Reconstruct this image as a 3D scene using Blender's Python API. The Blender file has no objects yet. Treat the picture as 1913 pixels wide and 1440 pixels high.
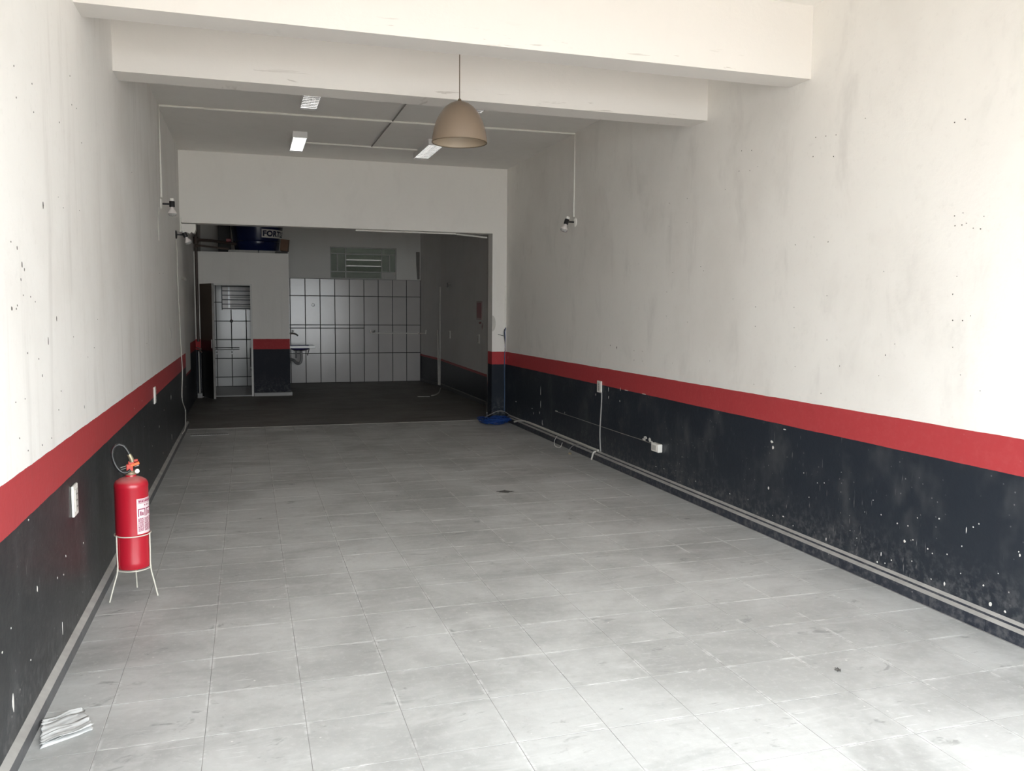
import bpy, bmesh, math, random
from mathutils import Vector, Matrix
random.seed(7)
PI = math.pi
SC = bpy.context.scene
COL = SC.collection

# ------------------------------------------------------------------ camera
F_PX, YAW, PITCH, ROLL, CAM_H = 1575.57, 0.3029, -0.0892, 0.0080, 1.6
IW, IH = 1913.0, 1440.0
FW = Vector((math.sin(YAW) * math.cos(PITCH), math.cos(YAW) * math.cos(PITCH), math.sin(PITCH)))
_r = Vector((math.cos(YAW), -math.sin(YAW), 0)); _u = _r.cross(FW)
RT = _r * math.cos(ROLL) + _u * math.sin(ROLL)
UP = -_r * math.sin(ROLL) + _u * math.cos(ROLL)
CAM = Vector((0, 0, CAM_H))
cd = bpy.data.cameras.new('camera'); co = bpy.data.objects.new('camera', cd); COL.objects.link(co)
cd.sensor_fit = 'HORIZONTAL'; cd.sensor_width = 36.0; cd.lens = F_PX / IW * 36.0
cd.clip_start = 0.05; cd.clip_end = 200
co.matrix_world = Matrix(((RT.x, UP.x, -FW.x, CAM.x), (RT.y, UP.y, -FW.y, CAM.y), (RT.z, UP.z, -FW.z, CAM.z), (0, 0, 0, 1)))
SC.camera = co

# ------------------------------------------------------------------ world, sun, exposure
SC.view_settings.view_transform = 'Standard'
SC.view_settings.look = 'None'
SC.view_settings.gamma = 1.0
SC.view_settings.use_curve_mapping = False
SC.view_settings.exposure = 1.92
W = bpy.data.worlds.new('overcast_sky'); SC.world = W; W.use_nodes = True
bg = W.node_tree.nodes['Background']
bg.inputs['Color'].default_value = (0.92, 0.97, 1.0, 1)     # even, bright overcast
bg.inputs['Strength'].default_value = 2.6
sd = bpy.data.lights.new('sun', 'SUN'); so = bpy.data.objects.new('sun', sd); COL.objects.link(so)
sd.energy = 9; sd.color = (1.0, 0.95, 0.87); sd.angle = math.radians(4)
so.rotation_euler = Vector((-0.9, -0.1, 1.2)).to_track_quat('Z', 'Y').to_euler()      # from the street, falls on the floor just inside the opening
pl = bpy.data.lights.new('doorway_portal', 'AREA'); po = bpy.data.objects.new('doorway_portal', pl); COL.objects.link(po)
pl.shape = 'RECTANGLE'; pl.size = 4.4; pl.size_y = 2.75; pl.cycles.is_portal = True
po.location = (1.384, 0.720, 1.375); po.rotation_euler = (math.radians(90), 0, 0)
cy = SC.cycles
cy.max_bounces = 12; cy.diffuse_bounces = 8; cy.glossy_bounces = 4; cy.transmission_bounces = 6
cy.sample_clamp_indirect = 8.0; cy.use_denoising = True; cy.use_adaptive_sampling = True; cy.adaptive_threshold = 0.02
cy.caustics_reflective = False; cy.caustics_refractive = False

# ------------------------------------------------------------------ pixel -> world
def ray(q):
    return FW + RT * ((q[0] - IW / 2) / F_PX) - UP * ((q[1] - IH / 2) / F_PX)
def onX(q, X):
    d = ray(q); return CAM + d * (X / d.x)
def onY(q, Y):
    d = ray(q); return CAM + d * (Y / d.y)
def onZ(q, Z):
    d = ray(q); return CAM + d * ((Z - CAM_H) / d.z)

# ------------------------------------------------------------------ room measures (metres)
XL, XR = -0.818, 3.585          # side walls of the front room
Y0, YE = 0.7, 11.78             # street opening, end wall
ZC, ZLINT = 3.606, 2.69
YB = 18.57                      # back wall
T = 0.37                        # floor tile

# ------------------------------------------------------------------ material helpers
def lin(c):
    c = c / 255.0
    return c / 12.92 if c <= 0.04045 else ((c + 0.055) / 1.055) ** 2.4
def rgb(r, g, b): return (lin(r), lin(g), lin(b), 1)

class Nodes:
    def __init__(s, name):
        s.m = bpy.data.materials.new(name); s.m.use_nodes = True
        s.t = s.m.node_tree; s.b = s.t.nodes['Principled BSDF']
        s._pos = None
    def new(s, t): return s.t.nodes.new(t)
    def put(s, sock, v):
        if isinstance(v, bpy.types.NodeSocket): s.t.links.new(v, sock)
        elif isinstance(v, (int, float)) and sock.type == 'RGBA': sock.default_value = (v, v, v, 1)
        else: sock.default_value = v
    @property
    def pos(s):
        if s._pos is None: s._pos = s.new('ShaderNodeNewGeometry').outputs['Position']
        return s._pos
    def xyz(s, v=None):
        n = s.new('ShaderNodeSeparateXYZ'); s.put(n.inputs[0], v or s.pos); return n.outputs
    def math(s, op, a, b=0.0, c=0.0, clamp=False):
        n = s.new('ShaderNodeMath'); n.operation = op; n.use_clamp = clamp
        s.put(n.inputs[0], a); s.put(n.inputs[1], b); s.put(n.inputs[2], c); return n.outputs[0]
    def scale(s, v, sc):
        n = s.new('ShaderNodeVectorMath'); n.operation = 'MULTIPLY'
        s.put(n.inputs[0], v); n.inputs[1].default_value = sc; return n.outputs[0]
    def noise(s, scale, detail=4, rough=0.55, vec=None, dist=0.0):
        n = s.new('ShaderNodeTexNoise'); s.put(n.inputs['Vector'], vec or s.pos)
        n.inputs['Scale'].default_value = scale; n.inputs['Detail'].default_value = detail
        n.inputs['Roughness'].default_value = rough; n.inputs['Distortion'].default_value = dist
        return n.outputs['Fac']
    def voro(s, scale, vec=None, feature='F1'):
        n = s.new('ShaderNodeTexVoronoi'); n.feature = feature; s.put(n.inputs['Vector'], vec or s.pos)
        n.inputs['Scale'].default_value = scale; return n.outputs['Distance']
    def ramp(s, f, a, b):       # smooth 0..1 between a and b
        n = s.new('ShaderNodeMapRange'); n.interpolation_type = 'SMOOTHSTEP'
        s.put(n.inputs[0], f); n.inputs[1].default_value = min(a, b); n.inputs[2].default_value = max(a, b)
        n.inputs[3].default_value = 0 if a < b else 1; n.inputs[4].default_value = 1 if a < b else 0
        return n.outputs[0]
    def mix(s, f, a, b, mode='MIX'):
        n = s.new('ShaderNodeMix'); n.data_type = 'RGBA'; n.blend_type = mode
        s.put(n.inputs[0], f); s.put(n.inputs[6], a); s.put(n.inputs[7], b); return n.outputs[2]
    def mul(s, *a):
        r = a[0]
        for x in a[1:]: r = s.math('MULTIPLY', r, x)
        return r
    def bump(s, h, strength=0.2, dist=0.01):
        n = s.new('ShaderNodeBump'); n.inputs['Strength'].default_value = strength
        n.inputs['Distance'].default_value = dist; s.put(n.inputs['Height'], h)
        s.t.links.new(n.outputs[0], s.b.inputs['Normal'])
    def done(s, col, rough=0.6, metal=0.0, spec=0.5, **kw):
        s.put(s.b.inputs['Base Color'], col); s.put(s.b.inputs['Roughness'], rough)
        s.put(s.b.inputs['Metallic'], metal); s.put(s.b.inputs['Specular IOR Level'], spec)
        for k, v in kw.items(): s.put(s.b.inputs[k.replace('_', ' ')], v)
        return s.m

def plain(name, c, rough=0.5, metal=0.0, var=0.12, sc=18.0, spec=0.5, **kw):
    n = Nodes(name)
    f = n.noise(sc, 3)
    d = tuple(x * (1 - var) for x in c[:3]) + (1,)
    l = tuple(min(1, x * (1 + var)) for x in c[:3]) + (1,)
    return n.done(n.mix(f, d, l), rough, metal, spec, **kw)

WHITE = (0.84, 0.815, 0.775, 1)
RED = (0.42, 0.046, 0.052, 1)
NAVY = (0.016, 0.021, 0.030, 1)

def wall_mat(name, zt=None, zb=None, cracks=None, dark=NAVY, dirt=0.5, seed=0.0, white=WHITE, chips=1.0, sheen=0.38, slope=None, steps=None, stretch=(5.5, 5.5, 0.55), spec=0.4):
    """plaster wall: white above, red band, dark gloss paint below, with grime and chipped paint"""
    n = Nodes(name)
    x, y, z = n.xyz()
    off = n.new('ShaderNodeVectorMath'); off.operation = 'ADD'; n.put(off.inputs[0], n.pos); off.inputs[1].default_value = (seed, seed * 1.7, seed * 0.3)
    P = off.outputs[0]
    big = n.noise(0.9, 4, 0.6, P)
    streak = n.noise(1.0, 4, 0.66, n.scale(P, stretch), 0.4)
    fine = n.noise(26, 3, 0.65, P)
    g1 = n.mul(n.ramp(big, 0.42, 0.75), 0.45 * dirt)
    g2 = n.mul(n.ramp(streak, 0.50, 0.80), 0.55 * dirt)
    g3 = n.mul(n.ramp(fine, 0.55, 0.85), 0.18 * dirt)
    c = n.mix(g1, white, (0.60, 0.56, 0.515, 1))
    c = n.mix(g2, c, (0.54, 0.515, 0.485, 1))
    c = n.mix(g3, c, (0.42, 0.39, 0.36, 1))
    if cracks:                  # fine horizontal cracking of the plaster near a beam's lower edge
        ck = n.mul(n.ramp(n.noise(1.0, 4, 0.7, n.scale(P, (2.2, 1, 26)), 0.5), 0.615, 0.66), n.ramp(z, cracks + 0.16, cracks + 0.02), n.ramp(n.noise(1.3, 2, 0.5, P), 0.40, 0.52))
        c = n.mix(n.mul(ck, 0.50), c, (0.36, 0.32, 0.28, 1))
    rough = 0.62
    if zt is not None:
        wob = n.mul(n.math('SUBTRACT', streak, 0.5), 0.010)
        zz = n.math('ADD', z, wob)
        if slope: zz = n.math('SUBTRACT', zz, n.mul(n.math('SUBTRACT', y, slope[0]), slope[1]))
        if steps:               # (Y limit, zt, zb before it)
            k = n.math('LESS_THAN', y, steps[0])
            ztv = n.math('ADD', zt, n.mul(k, steps[1] - zt)); zbv = n.math('ADD', zb, n.mul(k, steps[2] - zb))
        else: ztv, zbv = zt, zb
        isred = n.math('LESS_THAN', zz, ztv)
        isdark = n.math('LESS_THAN', zz, zbv)
        rc = n.mix(n.mul(n.ramp(fine, 0.4, 0.8), 0.35), RED, (0.50, 0.085, 0.085, 1))
        rc = n.mix(n.mul(n.ramp(streak, 0.55, 0.8), 0.35), rc, (0.30, 0.035, 0.04, 1))
        dk2 = (0.085, 0.088, 0.092, 1)
        dkn = n.noise(2.6, 3, 0.65, n.scale(P, (1.5, 1.5, 0.9)))
        dc = n.mix(n.mul(n.ramp(dkn, 0.48, 0.8), 0.42 * chips + 0.1), dark, dk2)
        low = n.ramp(z, 0.42, 0.02)
        dc = n.mix(n.mul(low, n.ramp(fine, 0.42, 0.7), 0.45), dc, (0.16, 0.16, 0.16, 1))
        # paint chips: white flecks, denser near the floor
        fl = n.mul(n.ramp(n.voro(22, P), 0.13, 0.06), n.ramp(dkn, 0.49, 0.58), n.math('ADD', n.mul(low, 0.7), 0.3))
        sc = n.mul(n.ramp(n.noise(11, 2, 0.5, n.scale(P, (9, 9, 0.8))), 0.70, 0.76), n.ramp(big, 0.50, 0.58))
        fle = n.mul(n.math('ADD', fl, n.mul(sc, 0.5), clamp=True), 0.75 * chips)
        dc = n.mix(fle, dc, (0.60, 0.58, 0.55, 1))
        rc = n.mix(n.mul(fle, 0.45), rc, (0.62, 0.5, 0.48, 1))
        c = n.mix(isred, c, rc); c = n.mix(isdark, c, dc)
        rough = n.math('SUBTRACT', 0.62, n.mul(isred, 0.62 - sheen))
        rough = n.math('ADD', rough, n.mul(fine, 0.12))
    n.bump(fine, 0.22, 0.006)
    return n.done(c, rough, 0, spec)

def floor_mat(name, base, tone2, edge=True, gloss=0.36):
    n = Nodes(name)
    P = n.pos
    sh = lambda c, k: tuple(min(1, x * k) for x in c[:3]) + (1,)
    cloud = n.noise(1.1, 4, 0.68, None, 0.5)
    mop = n.noise(1.0, 4, 0.68, n.scale(P, (1.6, 5.5, 1.0)), 0.7)
    fine = n.noise(30, 3, 0.7)
    c = n.mix(n.ramp(cloud, 0.33, 0.66), sh(base, 0.86), sh(tone2, 1.04))
    c = n.mix(n.mul(n.ramp(mop, 0.50, 0.78), 0.42), c, sh(base, 0.58))
    c = n.mix(n.mul(n.ramp(mop, 0.46, 0.25), 0.42), c, sh(tone2, 1.30))
    c = n.mix(n.mul(n.ramp(fine, 0.48, 0.75), 0.28), c, sh(tone2, 1.30))
    c = n.mix(n.mul(n.ramp(fine, 0.45, 0.25), 0.22), c, sh(base, 0.6))
    # dark smudges, thin pale scratches, white specks
    patch = n.noise(2.1, 2, 0.6)
    smn = n.noise(4.2, 4, 0.75, n.scale(P, (1, 1.9, 1)), 0.8)
    smu = n.mul(n.ramp(smn, 0.60, 0.70), n.ramp(patch, 0.40, 0.56))
    c = n.mix(n.mul(smu, 0.68), c, sh(base, 0.42))
    scr = n.mul(n.ramp(n.noise(9, 1, 0.4, n.scale(P, (0.6, 9, 1)), 0.3), 0.70, 0.73), n.ramp(patch, 0.52, 0.62))
    c = n.mix(n.mul(scr, 0.45), c, sh(tone2, 1.6))
    sp = n.mul(n.ramp(n.voro(11), 0.07, 0.035), n.ramp(patch, 0.50, 0.56))
    c = n.mix(n.mul(sp, 0.7), c, (0.78, 0.77, 0.73, 1))
    if edge:
        oi = n.new('ShaderNodeObjectInfo').outputs['Random']
        c = n.mix(n.mul(oi, 0.16), c, sh(tone2, 1.22))
        lx, ly, lz = n.xyz(n.new('ShaderNodeTexCoord').outputs['Object'])
        e = n.math('MAXIMUM', n.math('ABSOLUTE', lx), n.math('ABSOLUTE', ly))
        em = n.mul(n.ramp(e, T / 2 - 0.016, T / 2 - 0.004), n.ramp(smn, 0.50, 0.60))
        c = n.mix(n.mul(em, 0.42), c, sh(tone2, 1.55))
    n.bump(fine, 0.16, 0.005)
    r = n.math('ADD', gloss, n.mul(mop, 0.25))
    return n.done(c, r, 0, 0.5)

M = {}
M['wall_l'] = wall_mat('wall_paint_left', 0.986, 0.799, dark=(0.022, 0.024, 0.026, 1), dirt=0.72, seed=3.1, white=(0.84, 0.825, 0.80, 1), chips=0.85)
M['wall_r'] = wall_mat('wall_paint_right', 0.994, 0.811, dirt=0.60, seed=11.4, stretch=(3.2, 3.2, 1.5))
M['wall_e'] = wall_mat('wall_paint_end', 0.995, 0.811, dirt=0.22, seed=5.7, chips=0.25, sheen=0.6, spec=0.2, stretch=(3.2, 3.2, 1.5))
M['beam'] = wall_mat('beam_paint', cracks=3.14, dirt=0.12, seed=8.2, white=(0.75, 0.72, 0.685, 1))
M['ceil'] = wall_mat('ceiling_paint', dirt=0.25, seed=14.2, white=(0.85, 0.83, 0.80, 1))
M['wall_b'] = wall_mat('wall_paint_back', dirt=0.25, seed=17.0, white=(0.74, 0.73, 0.70, 1))
M['wall_bl'] = wall_mat('wall_paint_back_left', 1.03, 0.86, dirt=0.7, seed=21.0, chips=0.2, steps=(14.5, 0.61, 0.575))
M['wall_br'] = wall_mat('wall_paint_back_right', 0.53, 0.487, dirt=0.55, seed=23.0, white=(0.76, 0.745, 0.72, 1), chips=0.3, slope=(13.47, 0.016))
M['wall_bath'] = wall_mat('wall_paint_bathroom', 1.04, 0.855, dark=(0.022, 0.024, 0.033, 1), dirt=0.35, seed=27.0, chips=0.25, sheen=0.6, spec=0.2)
M['floor'] = floor_mat('floor_tile_paint', (0.375, 0.377, 0.367, 1), (0.46, 0.465, 0.457, 1))
M['joint'] = plain('floor_joint', (0.25, 0.245, 0.235, 1), 0.9, var=0.9, sc=3.0)
M['floor_b'] = floor_mat('back_floor_paint', (0.155, 0.143, 0.132, 1), (0.19, 0.178, 0.163, 1), edge=False, gloss=0.45)
M['pave'] = plain('pavement_concrete', (0.36, 0.345, 0.325, 1), 0.85, var=0.2, sc=3)
M['skirt_r'] = wall_mat('skirting_paint', 9.0, 8.0, dark=(0.022, 0.026, 0.038, 1), seed=31, chips=0.5)
M['skirt_l'] = plain('skirting_paint_left', (0.10, 0.10, 0.105, 1), 0.5, var=0.5, sc=9)
M['dust'] = plain('dusty_ledge', (0.34, 0.328, 0.31, 1), 0.85, var=0.35, sc=9)
M['white_pl'] = plain('white_plastic', (0.82, 0.80, 0.75, 1), 0.4, var=0.08)
M['pvc'] = plain('grimy_conduit', (0.55, 0.53, 0.49, 1), 0.5, var=0.2)
M['cable'] = plain('white_cable', (0.62, 0.60, 0.56, 1), 0.5)
M['greycable'] = plain('grey_cable', (0.30, 0.29, 0.28, 1), 0.55)
M['darkpipe'] = plain('grey_conduit', (0.20, 0.19, 0.18, 1), 0.5)
M['blue'] = plain('blue_cable', (0.010, 0.05, 0.22, 1), 0.45)
M['bluegrey'] = plain('faded_blue_cable', (0.035, 0.075, 0.15, 1), 0.5)
M['black'] = plain('black_plastic', (0.012, 0.011, 0.012, 1), 0.35)
M['rubber'] = plain('hose_rubber', (0.02, 0.021, 0.022, 1), 0.28)
def dusty_red():
    n = Nodes('extinguisher_red'); g = n.new('ShaderNodeNewGeometry')
    f = n.mul(n.ramp(n.xyz(g.outputs['Normal'])[2], 0.35, 0.95), n.ramp(n.noise(14, 3), 0.25, 0.6), 0.45)   # dust lying on the shoulder
    c = n.mix(f, (0.44, 0.010, 0.025, 1), (0.36, 0.27, 0.24, 1))
    return n.done(c, n.math('ADD', 0.28, n.mul(f, 0.8)), 0, 0.6)
M['exred'] = dusty_red()
M['valvered'] = plain('valve_red', (0.55, 0.06, 0.04, 1), 0.4)
M['orange'] = plain('lever_orange', (0.80, 0.14, 0.03, 1), 0.4)
M['brass'] = plain('brass', (0.46, 0.40, 0.28, 1), 0.4, 0.7)
M['steel'] = plain('steel', (0.60, 0.60, 0.58, 1), 0.28, 0.9)
M['wire'] = plain('cream_wire', (0.62, 0.60, 0.52, 1), 0.4)
M['label'] = plain('printed_label', (0.78, 0.66, 0.68, 1), 0.5, var=0.05)
M['print'] = plain('label_print', (0.28, 0.02, 0.08, 1), 0.5, var=0.2, sc=60)
M['gauge'] = plain('gauge_face', (0.75, 0.70, 0.68, 1), 0.3)
M['shade'] = plain('pendant_plastic', (0.22, 0.165, 0.12, 1), 0.42, var=0.06, sc=5)
M['shade_in_lit'] = plain('pendant_inside_lit', (0.36, 0.29, 0.215, 1), 0.5, var=0.05, sc=5)  # same plastic, paler inside: light coming through it is put into the colour
M['rim'] = plain('pendant_rim', (0.12, 0.085, 0.05, 1), 0.5)
M['alu'] = plain('louvre_aluminium', (0.62, 0.62, 0.63, 1), 0.24, 0.9, var=0.1)
M['fixwhite'] = plain('fixture_enamel', (0.72, 0.71, 0.70, 1), 0.35, var=0.05)
M['tube'] = plain('fluorescent_tube', (0.85, 0.85, 0.84, 1), 0.2, var=0.03)
M['tank'] = plain('tank_blue', (0.007, 0.015, 0.070, 1), 0.17, var=0.15, sc=4, spec=0.6)
M['letters'] = plain('letter_blue', (0.01, 0.014, 0.05, 1), 0.4)
M['brown'] = plain('brown_pipe', (0.075, 0.052, 0.043, 1), 0.5)
M['card'] = plain('cardboard', (0.17, 0.10, 0.065, 1), 0.85)
M['darkgrey'] = plain('dark_grey', (0.045, 0.043, 0.042, 1), 0.6, var=0.4, sc=3)
M['tile'] = plain('glazed_tile', (0.54, 0.52, 0.508, 1), 0.17, var=0.10, sc=2.2)
M['grout'] = plain('dark_grout', (0.05, 0.047, 0.045, 1), 0.9)
M['tile_b'] = plain('bathroom_tile', (0.66, 0.66, 0.65, 1), 0.16, var=0.06, sc=2.2)
M['bfloor'] = plain('bathroom_floor', (0.30, 0.29, 0.28, 1), 0.4)
M['sinktop'] = plain('sink_top', (0.030, 0.022, 0.11, 1), 0.18, var=0.3, sc=20)
M['sinkedge'] = plain('sink_edge', (0.92, 0.92, 0.93, 1), 0.15, var=0.02)
M['siphon'] = plain('siphon_pipe', (0.26, 0.26, 0.26, 1), 0.35)
M['frame'] = plain('window_frame', (0.44, 0.43, 0.41, 1), 0.45)
M['bars'] = plain('black_bars', (0.012, 0.012, 0.013, 1), 0.4)
M['redsign'] = plain('sign_red', (0.25, 0.020, 0.025, 1), 0.4)
M['pinkframe'] = plain('sign_frame', (0.42, 0.30, 0.29, 1), 0.5)
M['paper'] = plain('newsprint', (0.54, 0.545, 0.54, 1), 0.7, var=0.2, sc=30)
M['stain'] = plain('oil_stain', (0.075, 0.072, 0.066, 1), 0.6, var=0.5, sc=30)
M['hole'] = plain('nail_hole', (0.11, 0.10, 0.09, 1), 0.9)
M['chip'] = plain('bare_plaster', (0.66, 0.64, 0.60, 1), 0.85, var=0.2)
M['cement'] = plain('bare_cement', (0.20, 0.19, 0.18, 1), 0.9, var=0.3, sc=8)
def door_mat():
    n = Nodes('door_paint'); x, y, z = n.xyz()
    g = n.noise(2.0, 4, 0.6, n.scale(n.pos, (14, 14, 1)))
    c = n.mix(g, (0.085, 0.058, 0.042, 1), (0.125, 0.09, 0.068, 1))
    c = n.mix(n.math('LESS_THAN', z, 1.03), c, (0.085, 0.026, 0.026, 1))
    c = n.mix(n.math('LESS_THAN', z, 0.85), c, (0.013, 0.013, 0.014, 1))
    return n.done(c, 0.45)
M['door'] = door_mat()
def glass(name, c, rough, tr):
    n = Nodes(name)
    n.bump(n.math('SINE', n.mul(n.xyz()[0], 420.0)), 0.35, 0.004)
    return n.done(c, rough, 0, 0.5, Transmission_Weight=tr, IOR=1.45)
M['glass'] = glass('reeded_glass', (0.20, 0.23, 0.19, 1), 0.25, 0.75)
M['glass_w'] = glass('frosted_glass', (0.62, 0.61, 0.58, 1), 0.5, 0.35)
M['bulb'] = glass('bulb_glass', (0.80, 0.79, 0.76, 1), 0.15, 0.45)

# ------------------------------------------------------------------ mesh helpers
class MB:
    def __init__(s): s.v = []; s.f = []
    def add(s, vs, fs):
        o = len(s.v); s.v += [tuple(v) for v in vs]; s.f += [tuple(i + o for i in f) for f in fs]; return s
    def box(s, x0, x1, y0, y1, z0, z1):
        return s.add([(x, y, z) for x in (x0, x1) for y in (y0, y1) for z in (z0, z1)],
                     [(0, 1, 3, 2), (4, 6, 7, 5), (0, 4, 5, 1), (2, 3, 7, 6), (0, 2, 6, 4), (1, 5, 7, 3)])
    def obox(s, c, ax, h):      # oriented box: centre, three axes, three half sizes
        c = Vector(c); A = [Vector(a).normalized() * k for a, k in zip(ax, h)]
        return s.add([c + A[0] * i + A[1] * j + A[2] * k for i in (-1, 1) for j in (-1, 1) for k in (-1, 1)],
                     [(0, 1, 3, 2), (4, 6, 7, 5), (0, 4, 5, 1), (2, 3, 7, 6), (0, 2, 6, 4), (1, 5, 7, 3)])
    def prism(s, poly, z0, z1):
        n = len(poly)
        return s.add([(x, y, z0) for x, y in poly] + [(x, y, z1) for x, y in poly],
                     [tuple(range(n - 1, -1, -1)), tuple(range(n, 2 * n))] + [(i, (i + 1) % n, n + (i + 1) % n, n + i) for i in range(n)])
    def tube(s, pts, r, n=8, closed=False):
        P = [Vector(p) for p in pts]; m = len(P)
        rr = r if isinstance(r, (list, tuple)) else [r] * m
        vs = []; nrm = None
        for i in range(m):
            a = P[i - 1] if (i or closed) else P[i]; b = P[(i + 1) % m] if (i < m - 1 or closed) else P[i]
            t = (b - a).normalized()
            if nrm is None:
                nrm = t.orthogonal().normalized()
            nrm = (nrm - t * nrm.dot(t)).normalized(); bi = t.cross(nrm)
            for k in range(n):
                q = 2 * PI * k / n; vs.append(P[i] + (nrm * math.cos(q) + bi * math.sin(q)) * rr[i])
        fs = []
        for i in range(m if closed else m - 1):
            j = (i + 1) % m
            for k in range(n): fs.append((i * n + k, i * n + (k + 1) % n, j * n + (k + 1) % n, j * n + k))
        if not closed: fs += [tuple(range(n - 1, -1, -1)), tuple(range((m - 1) * n, m * n))]
        return s.add(vs, fs)
    def lathe(s, prof, c=(0, 0, 0), n=32, axis=None):   # prof: (r, h); closed at r == 0
        c = Vector(c); az = Vector(axis).normalized() if axis else Vector((0, 0, 1))
        ax = az.orthogonal().normalized(); ay = az.cross(ax)
        if not axis: ax, ay = Vector((1, 0, 0)), Vector((0, 1, 0))
        vs = []; fs = []; rows = []
        for r, h in prof:
            if r < 1e-6: rows.append([len(vs)]); vs.append(c + az * h)
            else:
                rows.append(list(range(len(vs), len(vs) + n)))
                for k in range(n):
                    q = 2 * PI * k / n; vs.append(c + az * h + (ax * math.cos(q) + ay * math.sin(q)) * r)
        for a, b in zip(rows, rows[1:]):
            for k in range(n):
                l = (k + 1) % n
                if len(a) == 1 and len(b) == 1: continue
                if len(a) == 1: fs.append((a[0], b[l], b[k]))
                elif len(b) == 1: fs.append((a[k], a[l], b[0]))
                else: fs.append((a[k], a[l], b[l], b[k]))
        return s.add(vs, fs)
    def build(s, name, mat, parent=None, smooth=False, bevel=0.0, loc=None):
        me = bpy.data.meshes.new(name)
        base = Vector(); q = parent
        while q is not None: base += q.location; q = q.parent
        off = Vector(loc) if loc is not None else base
        me.from_pydata([tuple(Vector(v) - off) for v in s.v], [], s.f)
        bm = bmesh.new(); bm.from_mesh(me)
        bmesh.ops.recalc_face_normals(bm, faces=bm.faces)
        if bevel: bmesh.ops.bevel(bm, geom=list(bm.edges), offset=bevel, segments=2, affect='EDGES', profile=0.5)
        bm.to_mesh(me); bm.free()
        if smooth:
            for p in me.polygons: p.use_smooth = True
            me.set_sharp_from_angle(angle=math.radians(40))
        me.materials.append(M[mat])
        o = bpy.data.objects.new(name, me); COL.objects.link(o)
        if loc is not None and parent is None: o.location = loc
        if loc is not None and parent is not None: o.location = Vector(loc) - base
        o.parent = parent
        return o
def box(*a): return MB().box(*a)

def tag(o, label, cat=None, group=None, kind=None):
    o['label'] = label
    if cat: o['category'] = cat
    if group: o['group'] = group
    if kind: o['kind'] = kind
    return o
def thing(name, label, cat, loc, group=None, kind=None):
    o = bpy.data.objects.new(name, None); COL.objects.link(o); o.location = loc; o.empty_display_size = 0.1
    return tag(o, label, cat, group, kind)
def struct(name, mb, mat, label, cat='wall', loc=None, **k):
    return tag(mb.build(name, mat, loc=loc, **k), label, cat, kind='structure')
def centre(mb):
    n = len(mb.v); xs = [[v[i] for v in mb.v] for i in range(3)]
    return ((min(xs[0]) + max(xs[0])) / 2, (min(xs[1]) + max(xs[1])) / 2, min(xs[2]))
def solo(name, mb, mat, label, cat, group=None, **k):
    return tag(mb.build(name, mat, loc=centre(mb), **k), label, cat, group)
def smoothpath(pts, n=6):       # Catmull-Rom
    P = [Vector(p) for p in pts]; P = [P[0] * 2 - P[1]] + P + [P[-1] * 2 - P[-2]]; out = []
    for i in range(1, len(P) - 2):
        for k in range(n):
            t = k / n; a, b, c, d = P[i - 1], P[i], P[i + 1], P[i + 2]
            out.append(0.5 * ((2 * b) + (c - a) * t + (2 * a - 5 * b + 4 * c - d) * t * t + (3 * b - a - 3 * c + d) * t ** 3))
    return out + [P[-2]]

# ================================================================== SETTING
struct('pavement', box(-14, 17, -16, Y0, -0.16, -0.01), 'pave', 'assumed concrete pavement outside the shop front, bouncing daylight in', 'pavement')  # unseen ground, assumed for the light it bounces into the room
floor = struct('floor', box(XL - 0.02, XR + 0.02, Y0, YE, -0.12, -0.0008), 'joint', 'grey painted floor of square tiles in the front room', 'floor')
xs = [XL + 0.02] + [-0.555 + T * i for i in range(11)] + [3.52]
rows = 25; ty0 = 2.12
tile_mesh = {}
def tile_shape(w, d):
    g, b, h = 0.0013, 0.0010, 0.006
    w2, d2 = w / 2 - g, d / 2 - g
    lo = [(-w2, -d2, -h), (w2, -d2, -h), (w2, d2, -h), (-w2, d2, -h)]
    mi = [(x, y, -0.0005) for x, y, _ in lo]
    to = [(x - math.copysign(b, x), y - math.copysign(b, y), 0) for x, y, _ in lo]
    fs = [(8, 9, 10, 11)] + [(i, (i + 1) % 4, 4 + (i + 1) % 4, 4 + i) for i in range(4)] + [(4 + i, 4 + (i + 1) % 4, 8 + (i + 1) % 4, 8 + i) for i in range(4)]
    return lo + mi + to, fs
for i in range(12):
    w = xs[i + 1] - xs[i]; key = round(w, 3)
    for j in range(rows):
        if key not in tile_mesh:
            v, f = tile_shape(w, T); me = bpy.data.meshes.new('floor_tile'); me.from_pydata(v, [], f); me.materials.append(M['floor']); tile_mesh[key] = me
        o = bpy.data.objects.new('floor_tile', tile_mesh[key]); COL.objects.link(o); o.parent = floor
        o.location = ((xs[i] + xs[i + 1]) / 2, ty0 + T * (j + 0.5), random.uniform(-0.00015, 0.00015))
rest = MB()
for i in range(12):
    for (a, b) in [(max(Y0, ty0 - T * (k + 1)), ty0 - T * k) for k in range(11)] + [(ty0 + rows * T, YE)]:
        v, f = tile_shape(xs[i + 1] - xs[i], b - a); rest.add([(x + (xs[i] + xs[i + 1]) / 2, y + (a + b) / 2, z) for x, y, z in v], f)
ro = rest.build('edge_floor_tiles', 'floor', floor); ro['kind'] = 'stuff'
struct('floor_back', box(-0.95, 4.1, YE, YB, -0.12, 0.0), 'floor_b', 'dark brown painted floor of the back room', 'floor')
struct('trim_1', MB().box(XL, 3.37, YE - 0.012, YE + 0.02, -0.004, 0.004), 'dust', 'pale worn threshold line between front and back floors', 'trim')

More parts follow.
